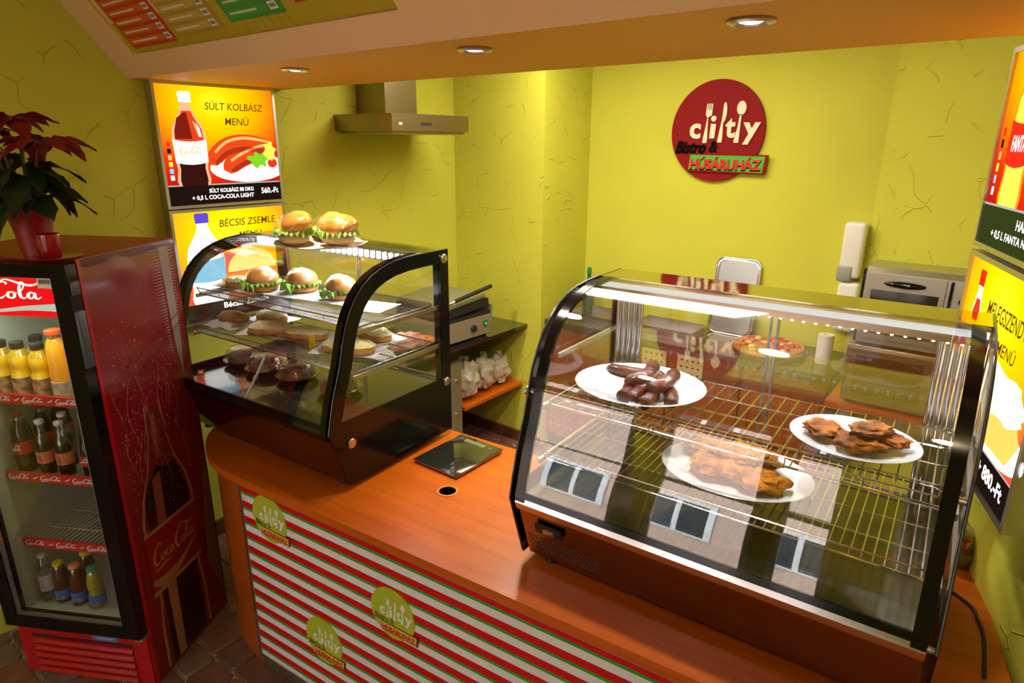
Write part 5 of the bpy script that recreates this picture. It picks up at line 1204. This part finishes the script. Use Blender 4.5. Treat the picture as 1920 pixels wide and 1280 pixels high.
for x, lb in ((.745, 0), (.985, 1)):  # cream squares with rows of dark dots on the cabinet doors
    vp = obj('dotted_plate', MB().box((x, -.004, .72), (x+.165, -.0005, .905)), mat('plate_cream', (.70, .55, .28), .5), wk, smooth=0)
    hm = MB()
    for i in range(4):
        for j in range(4): hm.prism(ell(x+.028+i*.036, .748+j*.043, .007, .007, 8), -.0052, -.0042, 'xz')
    obj('plate_dots', hm, M_BLKM, vp, smooth=0, kind='stuff')
WZ = .9685
def pan(loc, w, d, label, rz=0):
    t = thing('steel_pan', loc, label, 'pan', 'steel pans on the back worktop', rz=rz); h = .055
    m = MB().ring([(-w/2, -d/2), (w/2, -d/2), (w/2, d/2), (-w/2, d/2)], [(-w/2+.014, -d/2+.014), (w/2-.014, -d/2+.014), (w/2-.014, d/2-.014), (-w/2+.014, d/2-.014)], h-.003, h, 'xy')
    obj('rim', m, M_STEEL, t, smooth=0)
    obj('basin', MB().ring([(-w/2+.012, -d/2+.012), (w/2-.012, -d/2+.012), (w/2-.012, d/2-.012), (-w/2+.012, d/2-.012)], [(-w/2+.014, -d/2+.014), (w/2-.014, -d/2+.014), (w/2-.014, d/2-.014), (-w/2+.014, d/2-.014)], 0, h-.002, 'xy').box((-w/2+.013, -d/2+.013, 0), (w/2-.013, d/2-.013, .002)), M_STEEL, t, smooth=0)
pan((-2.18, 3.80, WZ), .44, .28, 'shallow steel pan at the left on the back worktop'); pan((-1.70, 3.82, WZ), .42, .26, 'shallow steel pan left of the upright tray')
def rrect(w, h, r, n=5, cx=0, cz=0):
    out = []
    for (sx, sz, a0) in ((1, 1, 0), (-1, 1, 90), (-1, -1, 180), (1, -1, 270)):
        for i in range(n+1): a = R(a0+90*i/n); out.append((cx+sx*(w/2-r)+r*cos(a), cz+sz*(h/2-r)+r*sin(a)))
    return out
ut = thing('steel_tray', (-1.372, 4.000, WZ), 'upright rounded steel tray leaning on the back wall', 'tray', rot=(R(-8), 0, 0))
obj('tray_bottom', MB().prism(rrect(.255, .46, .04, 5, 0, .245), .010, .013, 'xz'), M_STEEL, ut, smooth=0)
obj('tray_rim', MB().tube([(a, .0, b) for a, b in rrect(.280, .485, .05, 5, 0, .245)], .007, 8, closed=True).ring(rrect(.280, .485, .05, 5, 0, .245), rrect(.252, .457, .04, 5, 0, .245), .0, .012, 'xz'), M_CHROME, ut, smooth=60)
pz_ = thing('pizza', (-1.06, 3.82, WZ), 'whole pizza with red topping on a tray on the back worktop', 'pizza')
obj('tray', MB().lathe([(0, 0), (.19, 0), (.215, .014), (.217, .016), (.19, .004), (0, .004)], 36), M_STEEL, pz_)
obj('crust', MB().lathe([(0, .005), (.19, .005), (.205, .022), (.195, .042), (.18, .034), (0, .032)], 36), M_BUN, pz_)
tp_ = MB(); rn = random.Random(8)
for k in range(34): a = rn.uniform(0, 2*pi); q = rn.random()**.5*.165; tp_.blob((q*cos(a), q*sin(a), .038), (.022, .018, .010), k, .4, 2, 10, 6, mi=k % 3)
obj('topping', tp_, [mat('tomato_red', (.50, .05, .01), .4), mat('cheese_yellow', (.72, .55, .18), .5), mat('salami_pink', (.48, .14, .07), .4)], pz_, kind='stuff')
tag(obj('paper_roll', MB().lathe([(.016, 0), (.042, 0), (.042, .165), (.016, .165), (.016, 0)], 28), mat('roll_white', (.76, .74, .66), .8), None, loc=(-.755, 3.80, WZ)), 'white paper roll standing on the back worktop', 'paper roll')
gb = thing('soap_bottle', (-2.385, 3.93, WZ), 'dark green soap bottle with green cap in the back corner', 'bottle')
M_GB = mat('bottle_green', (.02, .16, .05), .25, trans=.3)
obj('body', MB().lathe([(0, 0), (.036, 0), (.040, .01), (.040, .17), (.030, .215), (.014, .25), (.013, .29)], 24), M_GB, gb)
obj('cap', MB().lathe([(.016, .285), (.017, .30), (.013, .325), (0, .332)], 20), mat('cap_green', (.01, .24, .09), .35), gb)
def dispenser(loc, h, label, grey=True):
    t = thing('soap_dispenser', loc, label, 'dispenser', 'white dispensers on the back wall')
    obj('housing', MB().rbox((-.055, -.10, -.0), (.055, -.002, h), .020, seg=4), M_WHITE, t)
    if grey: obj('push_lever', MB().rbox((-.060, -.106, -.020), (.020, -.060, .070), .012, seg=3), mat('lever_grey', (.30, .32, .28), .4), t)
dispenser((-.730, 4.078, 1.425), .31, 'tall white dispenser with grey push lever, upper one beside the wall corner')
dispenser((-.718, 4.078, 1.115), .285, 'shorter white dispenser below the tall one', False)
# ovens
ow = thing('hanging_shelf', (-.625, 3.33, .893), 'orange wooden shelf under the two ovens in the back right corner', 'shelf')
obj('board', MB().prism([(0, 0), (.62, 0), (.62, .26), (.0, .70)], 0, .030, 'xy'), M_TOP, ow, smooth=0)
obj('bracket', MB().box((.06, .10, -.03), (.09, .60, -.001)), M_ALU, ow, smooth=0)
mw = thing('microwave_oven', (-.570, 3.370, .9245), 'brown-fronted oven standing under the toaster oven in the corner', 'oven')
M_MWB = mat('oven_brown_steel', (.32, .25, .15), .3, .9)
obj('body', MB().rbox((0, 0, .012), (.46, .27, .300), .006), M_MWB, mw)
obj('door', MB().ring([(.01, .03), (.36, .03), (.36, .285), (.01, .285)], [(.045, .06), (.33, .06), (.33, .255), (.045, .255)], -.016, -.001, 'xz'), M_MWB, mw, smooth=0)
obj('window', MB().box((.045, -.010, .06), (.33, -.004, .255)), mat('oven_dark_glass', (.03, .018, .008), .06, coat=1), mw, smooth=0)
for z in (.10, .20): obj('knob', MB().lathe([(.018, 0), (.016, -.014), (0, -.016)], 16, axis='y'), M_ALU, mw, loc=(.41, -.001, z), rot=(0, 0, 0))
for x in (.03, .43):
    for y in (.03, .24): obj('foot', MB().lathe([(.012, 0), (.012, .012)], 10), M_BLKM, mw, loc=(x, y, 0))
to = thing('toaster_oven', (-.555, 3.385, 1.2255), 'silver toaster oven with black oval handle on top of the brown oven', 'oven')
M_TO = mat('toaster_silver', (.50, .48, .42), .33, .9)
obj('body', MB().prism([(0, .012), (.26, .012), (.26, .35), (.24, .375), (.03, .375), (.006, .352)], 0.012, .455, 'yz'), M_TO, to, smooth=20)
obj('side_panel', MB().box((0, .004, .014), (.012, .25, .362)), M_BLK, to, smooth=0)
tdr = obj('door', MB().ring([(.02, .04), (.335, .04), (.335, .345), (.02, .345)], [(.045, .065), (.315, .065), (.315, .275), (.045, .275)], -.014, -.001, 'xz'), M_TO, to, smooth=0)
obj('window', MB().box((.045, -.010, .065), (.315, -.004, .275)), mat('toaster_dark_glass', (.02, .02, .018), .05, coat=1), tdr, smooth=0)
obj('handle', MB().blob((.178, -.022, .310), (.085, .018, .016), 1, 0, 1, 24, 12), M_BLK, tdr)
obj('logo_lamp', MB().lathe([(.006, 0), (0, -.004)], 10, axis='y'), M_CHROME, tdr, loc=(.195, -.041, .314))
obj('control_panel', MB().box((.350, -.006, .04), (.362, -.0005, .345)), M_BLK, to, smooth=0)
for z in (.10, .18, .26): obj('knob', MB().lathe([(.022, 0), (.020, -.016), (0, -.018)], 18, axis='y'), M_BLK, to, loc=(.41, 0, z))
for x in (.03, .43):
    for y in (.04, .24): obj('foot', MB().lathe([(.010, 0), (.010, .012)], 10), M_BLKM, to, loc=(x, y, 0))
